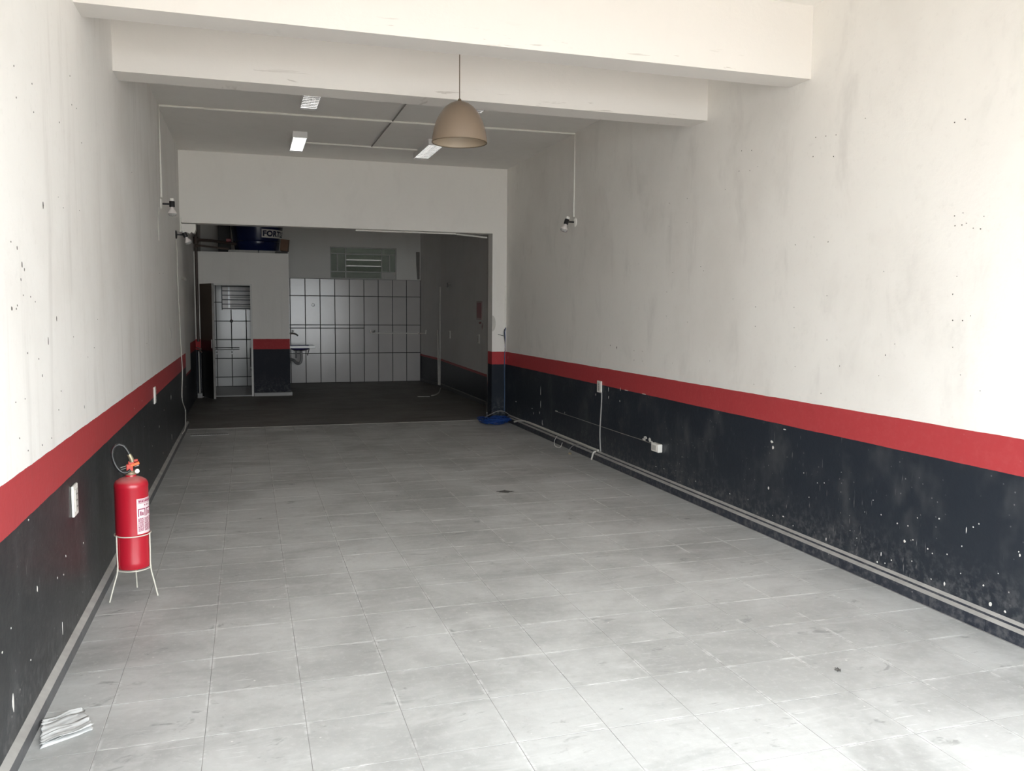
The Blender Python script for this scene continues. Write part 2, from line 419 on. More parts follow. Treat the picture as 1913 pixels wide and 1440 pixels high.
wall_left = struct('wall_left', box(-1.05, XL, Y0, 12.2, -0.02, ZC + 0.1), 'wall_l', 'long left wall painted white, red band and black')
wall_right = struct('wall_right', box(XR, 3.85, Y0, 12.0, -0.02, ZC + 0.1), 'wall_r', 'long right wall painted white, red band and navy black')
wall_end = struct('wall_end', MB().box(XL, XR, YE, 12.0, ZLINT, ZC).box(3.372, XR, YE, 12.0, 0, ZLINT), 'wall_e', 'white end wall above the wide opening with right pillar')
struct('ceiling', box(XL, XR, Y0, 12.0, ZC, ZC + 0.12), 'ceil', 'dull grey plaster ceiling of the front room', 'ceiling')
struct('ceiling_back', box(-0.95, 4.1, 12.0, YB, 3.62, 3.74), 'ceil', 'unlit ceiling of the back room', 'ceiling')
struct('ceiling_beam', box(XL, XR, 4.897, 5.124, 3.138, ZC), 'beam', 'nearest white ceiling beam, cut by the top of the picture', 'beam')
struct('ceiling_beam', box(XL, XR, 6.22, 6.471, 3.142, ZC), 'beam', 'second white ceiling beam, behind the pendant lamp', 'beam')
struct('wall_front', MB().box(-2.6, XL, Y0 - 0.2, Y0, 2.75, 4.2).box(XR, 5.4, Y0 - 0.2, Y0, 2.75, 4.2).box(XL, XR, Y0 - 0.2, Y0, 2.75, 4.2), 'beam', 'assumed street facade, its opening shaped to set the daylight')  # unseen; low lintel placed to screen the nearest beam from the sky

wall_back_left = struct('wall_back_left', box(-1.1, -0.90, 12.2, YB, -0.02, 3.62), 'wall_bl', 'grimy left wall of the back room with red patches')
rr = [(3.372, 12.0), (3.77, 13.47), (3.787, 17.09), (3.66, YB)]
wall_back_right = struct('wall_back_right', MB().prism(rr + [(4.1, YB), (4.1, 12.0)], -0.02, 3.62), 'wall_br', 'dim grey right wall of the back room with thin red line')
WX0, WX1, WZ0, WZ1 = 1.695, 3.13, 2.242, 2.925
wall_back = struct('wall_back', MB().box(-0.9, WX0, YB, YB + 0.16, 0, 3.62).box(WX1, 4.1, YB, YB + 0.16, 0, 3.62)
    .box(WX0, WX1, YB, YB + 0.16, 0, WZ0).box(WX0, WX1, YB, YB + 0.16, WZ1, 3.62), 'wall_b', 'grey back wall with a window above large glazed tiles')
struct('wall_outside', MB().box(0.8, 4.1, 19.7, 19.8, 0, 4.6).box(0.7, 0.8, YB + 0.16, 19.8, 0, 4.6).box(4.1, 4.2, YB + 0.16, 19.8, 0, 4.6).box(0.7, 4.2, YB + 0.16, 19.8, 4.6, 4.7),
    'cement', 'closed cement shaft added behind the back window to block the sky')  # roofed box added so the bright sky stays out of the panes

# back wall tiles
gx = [0.735] + [0.855 + 0.311 * i for i in range(10)]
gx[-1] = 3.652
gr = MB().box(0.72, 3.66, YB - 0.008, YB, 0.0, 2.238).build('tile_bed', 'grout', wall_back)
def wtile(parent, x0, x1, z0, z1, yf, mat, th=0.012):
    g = 0.006; b = 0.004; x0 += g; x1 -= g; z0 += g; z1 -= g
    v = [(x0, yf, z0), (x1, yf, z0), (x1, yf, z1), (x0, yf, z1)]
    vs = v + [(x, yf - th + b, z) for x, y, z in v] + [(x0 + b, yf - th, z0 + b), (x1 - b, yf - th, z0 + b), (x1 - b, yf - th, z1 - b), (x0 + b, yf - th, z1 - b)]
    fs = [(8, 9, 10, 11)] + [(i, (i + 1) % 4, 4 + (i + 1) % 4, 4 + i) for i in range(4)] + [(4 + i, 4 + (i + 1) % 4, 8 + (i + 1) % 4, 8 + i) for i in range(4)]
    return MB().add(vs, fs).build('wall_tile', mat, parent, loc=((x0 + x1) / 2, yf, (z0 + z1) / 2))
for i in range(10):
    zr = [0.004, 0.64, 1.18, 1.25, 1.87, 2.238] if i < 6 else [0.004, 0.64, 1.25, 1.87, 2.238]
    for a, b in zip(zr, zr[1:]):
        o = wtile(wall_back, gx[i], gx[i + 1], a, b, YB - 0.008, 'tile')
        o.rotation_euler = (random.uniform(-0.004, 0.004), 0, random.uniform(-0.004, 0.004))
p0 = [(777, 471), (784, 471), (784, 522), (779.5, 522), (777.5, 495)]
q = [onY(p, YB) for p in p0]
MB().add([(p.x, YB - 0.004, p.z) for p in q] + [(p.x, YB, p.z) for p in q], [(0, 1, 2, 3, 4)] + [(i, (i + 1) % 5, 5 + (i + 1) % 5, 5 + i) for i in range(5)]).build('bare_plaster', 'cement', wall_back)

# back window
win = thing('window_1', 'wide metal window with ribbed dark panes above the tiles', 'window', (2.41, YB, WZ0), kind='structure')
yw = YB + 0.05
def wx(px): return onY((px, 490), yw).x
def wz(py): return onY((680, py), yw).z
cx0, cx1 = wx(645.5), wx(712.5); mx0, mx1 = wx(630), wx(727.5)
za, zb_ = WZ1 - 0.145, WZ0 + 0.155
fr = MB()
t = 0.012
for x in (WX0 + t, WX1 - t, cx0, cx1): fr.box(x - t, x + t, yw - 0.02, yw + 0.02, WZ0, WZ1)
fr.box(WX0, WX1, yw - 0.021, yw + 0.019, WZ1 - 2 * t, WZ1).box(WX0, WX1, yw - 0.021, yw + 0.019, WZ0, WZ0 + 2 * t)
fr.box(WX0, WX1, yw - 0.022, yw + 0.018, za - t, za + t).box(WX0, WX1, yw - 0.022, yw + 0.018, zb_ - t, zb_ + t)
for x in (mx0, mx1): fr.box(x - t, x + t, yw - 0.02, yw + 0.02, zb_, za)
fr.build('window_frame', 'frame', win)
def pane(x0, x1, z0, z1, m='glass'): MB().box(x0 + t, x1 - t, yw - 0.004, yw + 0.004, z0 + t, z1 - t).build('pane', m, win)
for (a, b) in ((WX0, cx0), (cx0, cx1), (cx1, WX1)):
    pane(a, b, za, WZ1); pane(a, b, WZ0, zb_, 'glass_w' if a == cx1 else 'glass')
for (a, b) in ((WX0, mx0), (mx0, cx0), (cx1, mx1), (mx1, WX1)): pane(a, b, zb_, za)
for k in range(3):
    z = zb_ + (za - zb_) * (k + 0.5) / 3; hh = (za - zb_) / 6 - 0.006
    lv = MB().obox(((cx0 + cx1) / 2, yw - 0.03, z), ((1, 0, 0), (0, -0.55, 1), (0, 1, 0.55)), ((cx1 - cx0) / 2 - t, hh, 0.004)).build('louvre_pane', 'glass', win)
    MB().obox(((cx0 + cx1) / 2, yw - 0.03 - hh * 0.48, z + hh * 0.87), ((1, 0, 0), (0, 0, 1), (0, 1, 0)), ((cx1 - cx0) / 2 - t, 0.006, 0.008)).build('louvre_rail', 'frame', win)

# bathroom block
BX0, BX1, BY = -0.90, 0.722, 16.0
DX0, DX1, DZ = -0.815, 0.075, 2.03
BI = 17.9
struct('wall_bathroom', MB().box(BX0, DX0, BY, BY + 0.12, 0, 2.45).box(DX1, BX1, BY, BY + 0.12, 0, 2.45).box(DX0, DX1, BY, BY + 0.12, DZ, 2.45)
    .box(BX1 - 0.12, BX1, BY + 0.12, YB, 0, 2.45), 'wall_bath', 'cream bathroom block with red band and dark base')
struct('ceiling_bathroom', box(BX0, BX1, BY, YB, 2.45, 2.59), 'wall_bath', 'flat roof slab of the bathroom block carrying the tank', 'ceiling')
wb = struct('wall_bathroom_back', box(BX0, BX1 - 0.12, BI, BI + 0.1, 0, 2.45), 'grout', 'white tiled wall seen through the bathroom doorway')
tx = [-0.9, -0.61, -0.325, -0.04, 0.245, 0.53, 0.60]; tz = [0.02, 0.21, 0.585, 0.965, 1.335, 1.71, 2.08, 2.45]
for a, b in zip(tx, tx[1:]):
    for c, d in zip(tz, tz[1:]): wtile(wb, a, b, c, d, BI, 'tile_b')
struct('floor_bathroom', box(DX0, BX1 - 0.12, BY + 0.02, BI, 0.0, 0.018), 'bfloor', 'pale grey tiled floor inside the bathroom', 'floor')
struct('trim_2', MB().box(DX1 + 0.01, BX1 + 0.03, BY - 0.035, BY, 0, 0.06).box(BX1, BX1 + 0.03, BY, BY + 0.3, 0, 0.06), 'bfloor', 'low cement kerb at the foot of the bathroom wall', 'trim')
fr = MB().box(DX1 - 0.035, DX1, BY - 0.015, BY + 0.13, 0, DZ).box(DX0, DX0 + 0.03, BY - 0.015, BY + 0.13, 0, DZ).box(DX0 + 0.03, DX1 - 0.035, BY - 0.015, BY + 0.13, DZ - 0.03, DZ)
struct('trim_3', fr, 'wall_b', 'pale frame around the bathroom doorway', 'trim')
w2 = thing('window_2', 'small barred bathroom window above the towel rail', 'window', (-0.15, BI - 0.02, 1.56), kind='structure')
box(-0.49, 0.16, BI - 0.03, BI - 0.014, 1.565, 2.06).build('pane', 'gauge', w2)
for k in range(6): box(-0.50, 0.17, BI - 0.075, BI - 0.060, 1.575 + 0.088 * k, 1.592 + 0.088 * k).build('bar', 'bars', w2)
for x in (-0.50, 0.155): box(x, x + 0.016, BI - 0.078, BI - 0.014, 1.56, 2.06).build('upright', 'bars', w2)
box(-0.375, -0.345, BI - 0.055, BI - 0.031, 1.60, 2.06).build('mullion', 'sinkedge', w2)
for z in (1.80, 1.625): box(-0.345, 0.16, BI - 0.055, BI - 0.031, z, z + 0.018).build('mullion', 'frame', w2)
# bathroom door, open outwards
hx, hy = DX0 + 0.02, BY - 0.03
ex, ey = -0.575, 15.39
dv = Vector((ex - hx, ey - hy, 0)); dl = dv.length; dv.normalize(); nv = Vector((dv.y, -dv.x, 0))
door = thing('door_1', 'narrow brown bathroom door with red and black base, standing open', 'door', (hx, hy, 0), kind='structure')
c = Vector((hx, hy, 0.02 + 1.0)) + dv * dl / 2
MB().obox(c, (dv, nv, (0, 0, 1)), (dl / 2, 0.017, 0.995)).build('leaf', 'door', door)
MB().obox(Vector((hx, hy, 1.02)) + dv * (dl + 0.003), (dv, nv, (0, 0, 1)), (0.004, 0.018, 0.995)).build('edge_strip', 'dust', door)
pc = Vector((hx, hy, 0.98)) + dv * (dl - 0.06)
for sgn in (1, -1):
    MB().obox(pc + nv * 0.019 * sgn, (dv, nv, (0, 0, 1)), (0.018, 0.004, 0.075)).build('lock_plate', 'steel', door)
for z in (0.3, 1.7): MB().tube([(hx, hy - 0.01, z), (hx, hy - 0.01, z + 0.09)], 0.010, 8).build('hinge', 'steel', door)

# skirtings
bs = struct('baseboard_right', MB().box(3.545, XR, Y0, 11.6, 0, 0.060).box(3.562, XR, Y0, 11.6, 0.060, 0.083), 'skirt_r', 'dark two-step tiled skirting along the right wall', 'skirting')
y = 3.24 - T * 13
while y < 11.6:
    y0_, y1_ = max(Y0, y), min(11.6, y + T)
    MB().box(3.530, 3.545, y0_ + 0.002, y1_ - 0.002, -0.002, 0.060).build('skirting_tile', 'skirt_r', bs, bevel=0.0012)
    y += T
def ledge(mb, xa, xb, za_, zb2, ya, yb): # sloped dusty fillet
    n = 40
    for k in range(n):
        a = ya + (yb - ya) * k / n; b = ya + (yb - ya) * (k + 1) / n
        mb.add([(xa, a, za_), (xb, a, za_), (xb, a, zb2), (xa, b, za_), (xb, b, za_), (xb, b, zb2)], [(0, 2, 5, 3), (0, 1, 2), (3, 5, 4), (0, 3, 4, 1), (1, 4, 5, 2)])
lm = MB(); ledge(lm, 3.531, 3.5615, 0.0602, 0.071, Y0, 11.6); lm.build('lower_ledge', 'dust', bs)
lm = MB(); ledge(lm, 3.561, 3.5845, 0.0832, 0.094, Y0, 11.6); lm.build('upper_ledge', 'dust', bs)
bl = struct('baseboard_left', MB().box(XL, -0.797, Y0, 12.15, 0, 0.052), 'skirt_l', 'grey painted skirting with pale ledge along the left wall', 'skirting')
y = Y0
k0 = [2.12 + T * i for i in range(-10, 28)]
for a, b in zip(k0, k0[1:]):
    if b > 12.15: break
    MB().box(-0.797, -0.790, a + 0.002, b - 0.002, -0.002, 0.052).build('skirting_tile', 'skirt_l', bl, bevel=0.001)
n = 40; lm = MB()
for k in range(n):
    a = Y0 + (12.15 - Y0) * k / n; b = Y0 + (12.15 - Y0) * (k + 1) / n
    lm.add([(-0.791, a, 0.0522), (XL + .0005, a, 0.0522), (XL + .0005, a, 0.070), (-0.791, b, 0.0522), (XL + .0005, b, 0.0522), (XL + .0005, b, 0.070)], [(0, 2, 5, 3), (0, 1, 2), (3, 5, 4), (0, 3, 4, 1), (1, 4, 5, 2)])
lm.build('upper_ledge', 'dust', bl)
br = MB()
for (ax_, ay_), (bx_, by_) in zip(rr, rr[1:]):
    d = Vector((bx_ - ax_, by_ - ay_, 0)); L = d.length; d.normalize(); nn = Vector((-d.y, d.x, 0))
    br.obox(Vector((ax_, ay_, 0.035)) + d * L / 2 + nn * 0.008, (d, nn, (0, 0, 1)), (L / 2 - 0.004, 0.008, 0.035))
bb = struct('baseboard_back_right', br, 'skirt_l', 'low skirting along the right wall of the back room', 'skirting')
lm = MB()
for (ax_, ay_), (bx_, by_) in zip(rr[:2], rr[1:3]):
    d = Vector((bx_ - ax_, by_ - ay_, 0)); L = d.length; d.normalize(); nn = Vector((-d.y, d.x, 0))
    lm.obox(Vector((ax_, ay_, 0.075)) + d * L / 2 + nn * 0.009, (d, nn, (0, 0, 1)), (L / 2 - 0.004, 0.009, 0.005))
lm.build('upper_ledge', 'dust', bb)

# plaster lump under the lintel at the left, oval patch on the pillar
rng = random.Random(3)
lump = MB(); nx_ = 10
top = []; bot = []
for k in range(nx_ + 1):
    x = -0.80 + 0.172 * k / nx_; zb2 = 2.565 + rng.uniform(-0.012, 0.012) + (0.03 if k in (0, nx_) else 0)
    for yy in (YE + 0.004, 11.98): bot.append((x, yy, zb2)); top.append((x, yy, 2.678 - 0.004 * (k % 2)))
vs = top + bot; o = len(top); fs = []
for k in range(nx_):
    a = 2 * k
    fs += [(a, a + 2, a + 3, a + 1), (o + a, o + a + 1, o + a + 3, o + a + 2), (a, o + a, o + a + 2, a + 2), (a + 1, a + 3, o + a + 3, o + a + 1)]
fs += [(0, 1, o + 1, o), (2 * nx_, o + 2 * nx_, o + 2 * nx_ + 1, 2 * nx_ + 1)]
lump.add(vs, fs).build('plaster_lump', 'wall_e', wall_end)
oc = [(3.374 + 0.050 * math.sin(PI * k / 14), 1.405 + 0.115 * math.cos(PI * k / 14)) for k in range(15)]
MB().add([(x, YE - 0.004, z) for x, z in oc] + [(x, YE + 0.001, z) for x, z in oc], [tuple(range(15))] + [(k, k + 1, 16 + k, 15 + k) for k in range(14)]).build('oval_patch', 'pvc', wall_end)

# ================================================================== THINGS
def circ(c, r, ax, ay, n=24): return [Vector(c) + (Vector(ax) * math.cos(2 * PI * k / n) + Vector(ay) * math.sin(2 * PI * k / n)) * r for k in range(n)]

# ---- fire extinguisher on its wire stand
ec = Vector((-0.632, 4.985, 0))
ex_ = thing('fire_extinguisher', 'red fire extinguisher with black hose, standing in the wire stand', 'fire extinguisher', ec)
R = 0.0865
prof = [(0, 0.176), (0.070, 0.176), (0.078, 0.170), (0.083, 0.170), (R, 0.180), (R + 0.0012, 0.196), (R + 0.0012, 0.206), (R, 0.212),
        (R, 0.612), (R + 0.0012, 0.618), (R + 0.001, 0.630), (R - 0.002, 0.640), (0.079, 0.651), (0.062, 0.663), (0.042, 0.671), (0.029, 0.675), (0.027, 0.684), (0, 0.684)]
MB().lathe(prof, ec, 48).build('cylinder_body', 'exred', ex_, True)
va = Vector((-ec.x, -ec.y, 0)).normalized(); vr = Vector((-va.y, va.x, 0))      # towards the viewer, to the right
def cyl(ang, z, r): return ec + (va * math.cos(ang) + vr * math.sin(ang)) * r + Vector((0, 0, z))
def patch(a0, a1, z0, z1, r, n=14):
    vs = []; fs = []
    for k in range(n + 1):
        a = a0 + (a1 - a0) * k / n
        vs += [cyl(a, z0, r), cyl(a, z1, r), cyl(a, z0, R - 0.001), cyl(a, z1, R - 0.001)]
    for k in range(n):
        i = 4 * k; j = i + 4
        fs += [(i, j, j + 1, i + 1), (i + 1, j + 1, j + 3, i + 3), (i, i + 2, j + 2, j)]
    fs += [(0, 1, 3, 2), (4 * n, 4 * n + 2, 4 * n + 3, 4 * n + 1)]
    return vs, fs
A0 = math.radians(16)
lab = MB().add(*patch(A0, math.radians(150), 0.365, 0.560, R + 0.0008, 30)).build('paper_label', 'label', ex_, True)
pm = MB()
def pr(u0, u1, v0, v1):      # print in label coordinates: metres of arc, metres down
    pm.add(*patch(A0 + u0 / R, A0 + u1 / R, 0.560 - v1, 0.560 - v0, R + 0.0013, 6))
for u in range(9): pr(0.010 + u * 0.010, 0.017 + u * 0.010, 0.009, 0.021)
pr(0.006, 0.110, 0.0045, 0.0065); pr(0.006, 0.110, 0.0245, 0.0265)
for u in (0.045, 0.06, 0.075): pr(u, u + 0.006, 0.033, 0.042)
for u0 in (0.006, 0.056, 0.106):
    pr(u0, u0 + 0.044, 0.055, 0.060); pr(u0, u0 + 0.005, 0.060, 0.098); pr(u0 + 0.039, u0 + 0.044, 0.060, 0.098)
    pr(u0 + 0.012, u0 + 0.019, 0.070, 0.093); pr(u0 + 0.024, u0 + 0.031, 0.076, 0.093)
rng = random.Random(5)
for u0 in (0.006, 0.044, 0.082):
    v = 0.108
    while v < 0.178:
        u = u0
        while u < u0 + 0.031:
            w_ = rng.uniform(0.003, 0.010); pr(u, min(u + w_, u0 + 0.033), v, v + 0.0042); u += w_ + 0.002
        v += 0.0068
pm.build('label_print', 'print', lab)
MB().lathe([(0.0275, 0.684), (0.030, 0.687), (0.030, 0.696), (0.024, 0.700), (0.020, 0.706), (0, 0.706)], ec, 20).build('neck_collar', 'brass', ex_, True)
z = Vector((0, 0, 1))
vb = MB().obox(ec + z * 0.722 - vr * 0.004, (vr, va, z), (0.017, 0.014, 0.020)).obox(ec + z * 0.748 + vr * 0.004, (vr, va, z), (0.015, 0.012, 0.010))
valve = vb.build('valve_body', 'valvered', ex_, bevel=0.004)
lev = MB()
lev.obox(ec + z * 0.760 + vr * 0.020, (vr + z * 0.10, va, z - vr * 0.10), (0.018, 0.010, 0.006)).build('grip_lever', 'valvered', ex_, bevel=0.003)
MB().obox(ec + z * 0.741 + vr * 0.022 + va * 0.006, (vr + z * 0.30, va, z - vr * 0.30), (0.024, 0.009, 0.0075)).build('squeeze_lever', 'orange', ex_, bevel=0.003)
MB().tube([ec + z * 0.727 + vr * 0.02, ec + z * 0.733 + vr * 0.042], 0.004, 8).build('safety_pin', 'steel', ex_)
for dz in (0.0, 0.012): MB().tube([ec + z * (0.722 + dz) - vr * 0.018, ec + z * (0.714 + dz) - vr * 0.050 + va * 0.004], 0.0026, 6).build('hose_clip', 'steel', ex_)
gc = ec + z * 0.704 + vr * 0.030 + va * 0.012
gg = MB().lathe([(0, 0), (0.0125, 0), (0.0135, 0.004), (0.0135, 0.010), (0.012, 0.012)], gc, 20, va + vr * 0.25).build('pressure_gauge', 'steel', ex_, True)
MB().lathe([(0.012, 0.0115), (0, 0.0118)], gc, 20, va + vr * 0.25).build('gauge_face', 'gauge', gg)
hp = [(0.0, 0.712), (-0.022, 0.699), (-0.045, 0.705), (-0.066, 0.728), (-0.082, 0.766), (-0.088, 0.806), (-0.080, 0.838), (-0.058, 0.854), (-0.034, 0.848), (-0.016, 0.824), (-0.004, 0.798)]
MB().tube(smoothpath([ec + vr * a + va * 0.02 + z * b for a, b in hp], 7), 0.0085, 10).build('hose', 'rubber', ex_, True)
MB().tube([ec + vr * -0.006 + va * 0.02 + z * 0.800, ec + vr * 0.006 + va * 0.016 + z * 0.772, ec + vr * 0.008 + va * 0.014 + z * 0.757], [0.0105, 0.0125, 0.012], 12).build('nozzle', 'brass', ex_, True)

st = thing('extinguisher_stand', 'cream wire tripod stand holding the red fire extinguisher', 'stand', ec)
MB().tube(circ(ec + z * 0.355, 0.0925, vr, va, 36), 0.0032, 8, True).build('upper_ring', 'wire', st, True)
MB().tube(circ(ec + z * 0.163, 0.0890, vr, va, 36), 0.0032, 8, True).build('lower_ring', 'wire', st, True)
for a in (0.25, 0.25 + 2 * PI / 3, 0.25 + 4 * PI / 3):
    d = va * math.cos(a) + vr * math.sin(a); MB().tube([ec + z * 0.1635, ec + d * 0.089 + z * 0.1635], 0.003, 6).build('base_spoke', 'wire', st)
for f in ((-0.747, 4.898), (-0.509, 4.947), (-0.636, 5.128)):
    d = (Vector((f[0], f[1], 0)) - ec); L = d.length; d.normalize()
    MB().tube(smoothpath([ec + d * 0.093 + z * 0.360, ec + d * 0.0935 + z * 0.26, ec + d * 0.0935 + z * 0.165, ec + d * (0.0935 + (L - 0.0935) * 0.5) + z * 0.083, Vector((f[0], f[1], 0.002))], 4), 0.0040, 8).build('leg', 'wire', st, True)

# ---- folded newspaper on the floor
pa = thing('newspaper', 'crumpled white newspaper sheets on the floor by the left wall', 'newspaper', (-0.70, 3.45, 0.0))
rng = random.Random(11)
def sheet(A, B, C, D, z0, ph, m='paper', lift=0.012):
    nx, ny = 26, 10; vs = []; fs = []
    for i in range(nx + 1):
        for j in range(ny + 1):
            u, v = i / nx, j / ny
            x = (A[0] * (1 - u) + B[0] * u) * (1 - v) + (D[0] * (1 - u) + C[0] * u) * v
            y = (A[1] * (1 - u) + B[1] * u) * (1 - v) + (D[1] * (1 - u) + C[1] * u) * v
            zz = z0 + 0.0035 * math.sin(v * 17 + ph + 2 * u) + lift * (1 - v) ** 3 * 0.3 + 0.006 * max(0, math.sin(v * 6 + ph)) + 0.003 * math.sin(u * 9 + ph * 2)
            vs.append((x + 0.004 * math.sin(v * 23 + ph) * (1 if i in (0, nx) else 0), y + 0.006 * math.sin(v * 31 + ph) * (1 if i in (0, nx) else 0), max(z0 * 0.5 + 0.001, zz)))
    for i in range(nx):
        for j in range(ny):
            a = i * (ny + 1) + j; fs.append((a, a + 1, a + ny + 2, a + ny + 1))
    o = MB().add(vs, fs).build('sheet', m, pa, True)
    md = o.modifiers.new('thick', 'SOLIDIFY'); md.thickness = 0.0012
PA, PB, PC, PD = (-0.786, 3.516), (-0.662, 3.585), (-0.590, 3.398), (-0.748, 3.302)
sheet(PA, PB, PC, PD, 0.003, 0.0)
def lerp(a, b, t_): return (a[0] + (b[0] - a[0]) * t_, a[1] + (b[1] - a[1]) * t_)
sheet(lerp(PA, PD, 0.35), lerp(PB, PC, 0.22), lerp(PB, PC, 0.93), lerp(PA, PD, 0.98), 0.010, 1.3)
sheet(lerp(PA, PD, 0.62), lerp(PB, PC, 0.55), lerp(PB, PC, 1.02), lerp(PA, PD, 1.02), 0.016, 2.6)
sheet(lerp(PA, PD, 0.0), lerp(PB, PC, 0.0), lerp(PB, PC, 0.30), lerp(PA, PD, 0.45), 0.013, 4.1)

# ---- pendant lamp between the beams
pcx, pcy, pz = 1.384, 5.66, 2.722
pe = thing('pendant_lamp', 'beige dome pendant lamp hanging on a thin cord between the beams', 'lamp', (pcx, pcy, pz))
op = [(0.186, 0.0), (0.1835, 0.035), (0.176, 0.074), (0.166, 0.112), (0.153, 0.147), (0.137, 0.178), (0.117, 0.208), (0.094, 0.234), (0.066, 0.254), (0.036, 0.267), (0.014, 0.272)]
ip = [(r - 0.003, h - 0.002) for r, h in op[1:-1]]
MB().lathe(op, (pcx, pcy, pz), 56).build('shade', 'shade', pe, True)
MB().lathe([(0.183, 0.001)] + ip + [(0.0, 0.264)], (pcx, pcy, pz), 56).build('shade_inside_lit', 'shade_in_lit', pe, True)
MB().tube(circ((pcx, pcy, pz), 0.1845, (1, 0, 0), (0, 1, 0), 56), 0.0032, 8, True).build('rim', 'rim', pe, True)
MB().lathe([(0.016, 0.268), (0.013, 0.277), (0.008, 0.288), (0.0, 0.289)], (pcx, pcy, pz), 16).build('cord_grip', 'rim', pe, True)
MB().tube([(pcx, pcy, pz + 0.285), (pcx, pcy, ZC - 0.03)], 0.0032, 8).build('cord', 'rim', pe)
MB().lathe([(0, ZC - pz - 0.035), (0.03, ZC - pz - 0.035), (0.045, ZC - pz - 0.012), (0.045, ZC - pz)], (pcx, pcy, pz), 20).build('ceiling_rose', 'shade', pe, True)
MB().lathe([(0.0, 0.13), (0.022, 0.14), (0.030, 0.165), (0.024, 0.19), (0.015, 0.205), (0.015, 0.26)], (pcx, pcy, pz), 20).build('bulb', 'bulb', pe, True)

# ---- ceiling light fixtures
def fixture(x0, x1, y0, y1, label):
    g = thing('ceiling_light', label, 'ceiling light', ((x0 + x1) / 2, (y0 + y1) / 2, 3.535), 'louvred ceiling lights')
    zb, zt = 3.537, ZC
    w = 0.004
    MB().box(x0, x1, y0, y1, zt - 0.012, zt).box(x0, x0 + w, y0, y1, zb, zt - 0.012).box(x1 - w, x1, y0, y1, zb, zt - 0.012)\
        .box(x0 + w, x1 - w, y0, y0 + w, zb, zt - 0.012).box(x0 + w, x1 - w, y1 - w, y1, zb, zt - 0.012).build('housing', 'fixwhite', g)
    xm = (x0 + x1) / 2
    rf = MB()
    for s_ in (-1, 1):
        xe = xm + s_ * ((x1 - x0) / 2 - w)
        prof = [(xe, zb + 0.001), (xe - s_ * 0.010, zb + 0.022), (xe - s_ * 0.024, zb + 0.042), (xm + s_ * 0.012, zb + 0.034), (xm + s_ * 0.003, zb + 0.004)]
        for a, b in zip(prof, prof[1:]):
            rf.add([(a[0], y0 + w, a[1]), (b[0], y0 + w, b[1]), (b[0], y1 - w, b[1]), (a[0], y1 - w, a[1])], [(0, 1, 2, 3)])
    rf.build('reflector', 'alu', g)
    for s_ in (-1, 1):
        xt = xm + s_ * (x1 - x0) * 0.25
        MB().tube([(xt, y0 + 0.03, zb + 0.028), (xt, y1 - 0.03, zb + 0.028)], 0.011, 10).build('tube', 'tube', g, True)
    nb = 14
    for k in range(1, nb):
        yy = y0 + (y1 - y0) * k / nb
        MB().obox((xm, yy, zb + 0.006), ((1, 0, 0), (0, 1, 0.20), (0, -0.20, 1)), ((x1 - x0) / 2 - w, 0.0012, 0.0042)).build('louvre', 'alu', g)
    return g
fixture(0.52, 0.68, 7.78, 8.69, 'louvred ceiling light nearest the second beam, partly hidden by it')
fixture(0.525, 0.685, 10.10, 11.02, 'louvred ceiling light by the end wall, on the left')
fixture(2.075, 2.265, 10.02, 11.00, 'louvred ceiling light seen just under the pendant lamp')
fixture(2.055, 2.245, 7.42, 8.33, 'louvred ceiling light almost hidden behind the pendant lamp')

# ---- conduits on ceiling and walls
def conduit(name, pts, r, mat, label, n=8):
    return solo(name, MB().tube(pts, r, n), mat, label, 'conduit' if 'conduit' in name else 'cable', smooth=True)
zt = ZC - 0.012
conduit('conduit', [(XL + 0.013, 9.24, 2.695), (XL + 0.012, 9.24, zt), (1.50, 9.19, zt), (XR - 0.012, 9.12, zt), (XR - 0.012, 9.12, 2.664)], 0.0115, 'white_pl', 'white conduit crossing the ceiling down to both wall spotlights')
conduit('conduit', [(0.69, 10.68, zt), (2.07, 10.69, zt)], 0.0105, 'white_pl', 'short white conduit between two ceiling lights by the end wall')
conduit('conduit', [(1.51, 6.475, zt + 0.002), (1.51, 9.17, zt + 0.002)], 0.007, 'darkpipe', 'thin grey ceiling conduit running from the second beam')
conduit('conduit', [(1.505, 9.22, zt + 0.002), (1.495, 10.665, zt + 0.002)], 0.007, 'darkpipe', 'thin grey ceiling conduit between the two white conduits')

# ---- wall spotlights
def spot(wallx, y, z_, side, label, tilt, white=True):
    d = Vector((side, 0, 0))
    g = thing('spotlight', label, 'spotlight', (wallx, y, z_), 'wall spotlights')
    c0 = Vector((wallx, y, z_))
    MB().lathe([(0, 0), (0.052, 0.0), (0.052, 0.008), (0.040, 0.016), (0.0, 0.018)], c0, 24, d).build('wall_plate', 'white_pl' if white else 'black', g, True)
    j = c0 + d * 0.085
    MB().tube([c0 + d * 0.012, j], 0.0095, 10).build('arm', 'black', g, True)
    ax = Vector(tilt).normalized()
    MB().lathe([(0, -0.030), (0.024, -0.030), (0.027, -0.024), (0.027, 0.026), (0.023, 0.030), (0, 0.030)], j + d * 0.022, 20, ax).build('lamp_holder', 'black', g, True)
    MB().lathe([(0.019, -0.058), (0.021, -0.054), (0.019, -0.030), (0, -0.058)][:3] + [(0.0, -0.030)], j + d * 0.022, 16, ax).build('socket_cap', 'white_pl', g, True)
    b = MB().lathe([(0.015, 0.030), (0.016, 0.045), (0.024, 0.058), (0.038, 0.078), (0.042, 0.092)], j + d * 0.022, 20, ax).build('reflector_bulb', 'gauge', g, True)
    MB().lathe([(0.042, 0.092), (0.040, 0.105), (0.030, 0.116), (0.0, 0.122)], j + d * 0.022, 20, ax).build('bulb_face', 'bulb', b, True)
    return g
spot(XR, 9.10, 2.605, -1, 'black wall spotlight with clear bulb on the right wall', (-0.32, 0, -1))
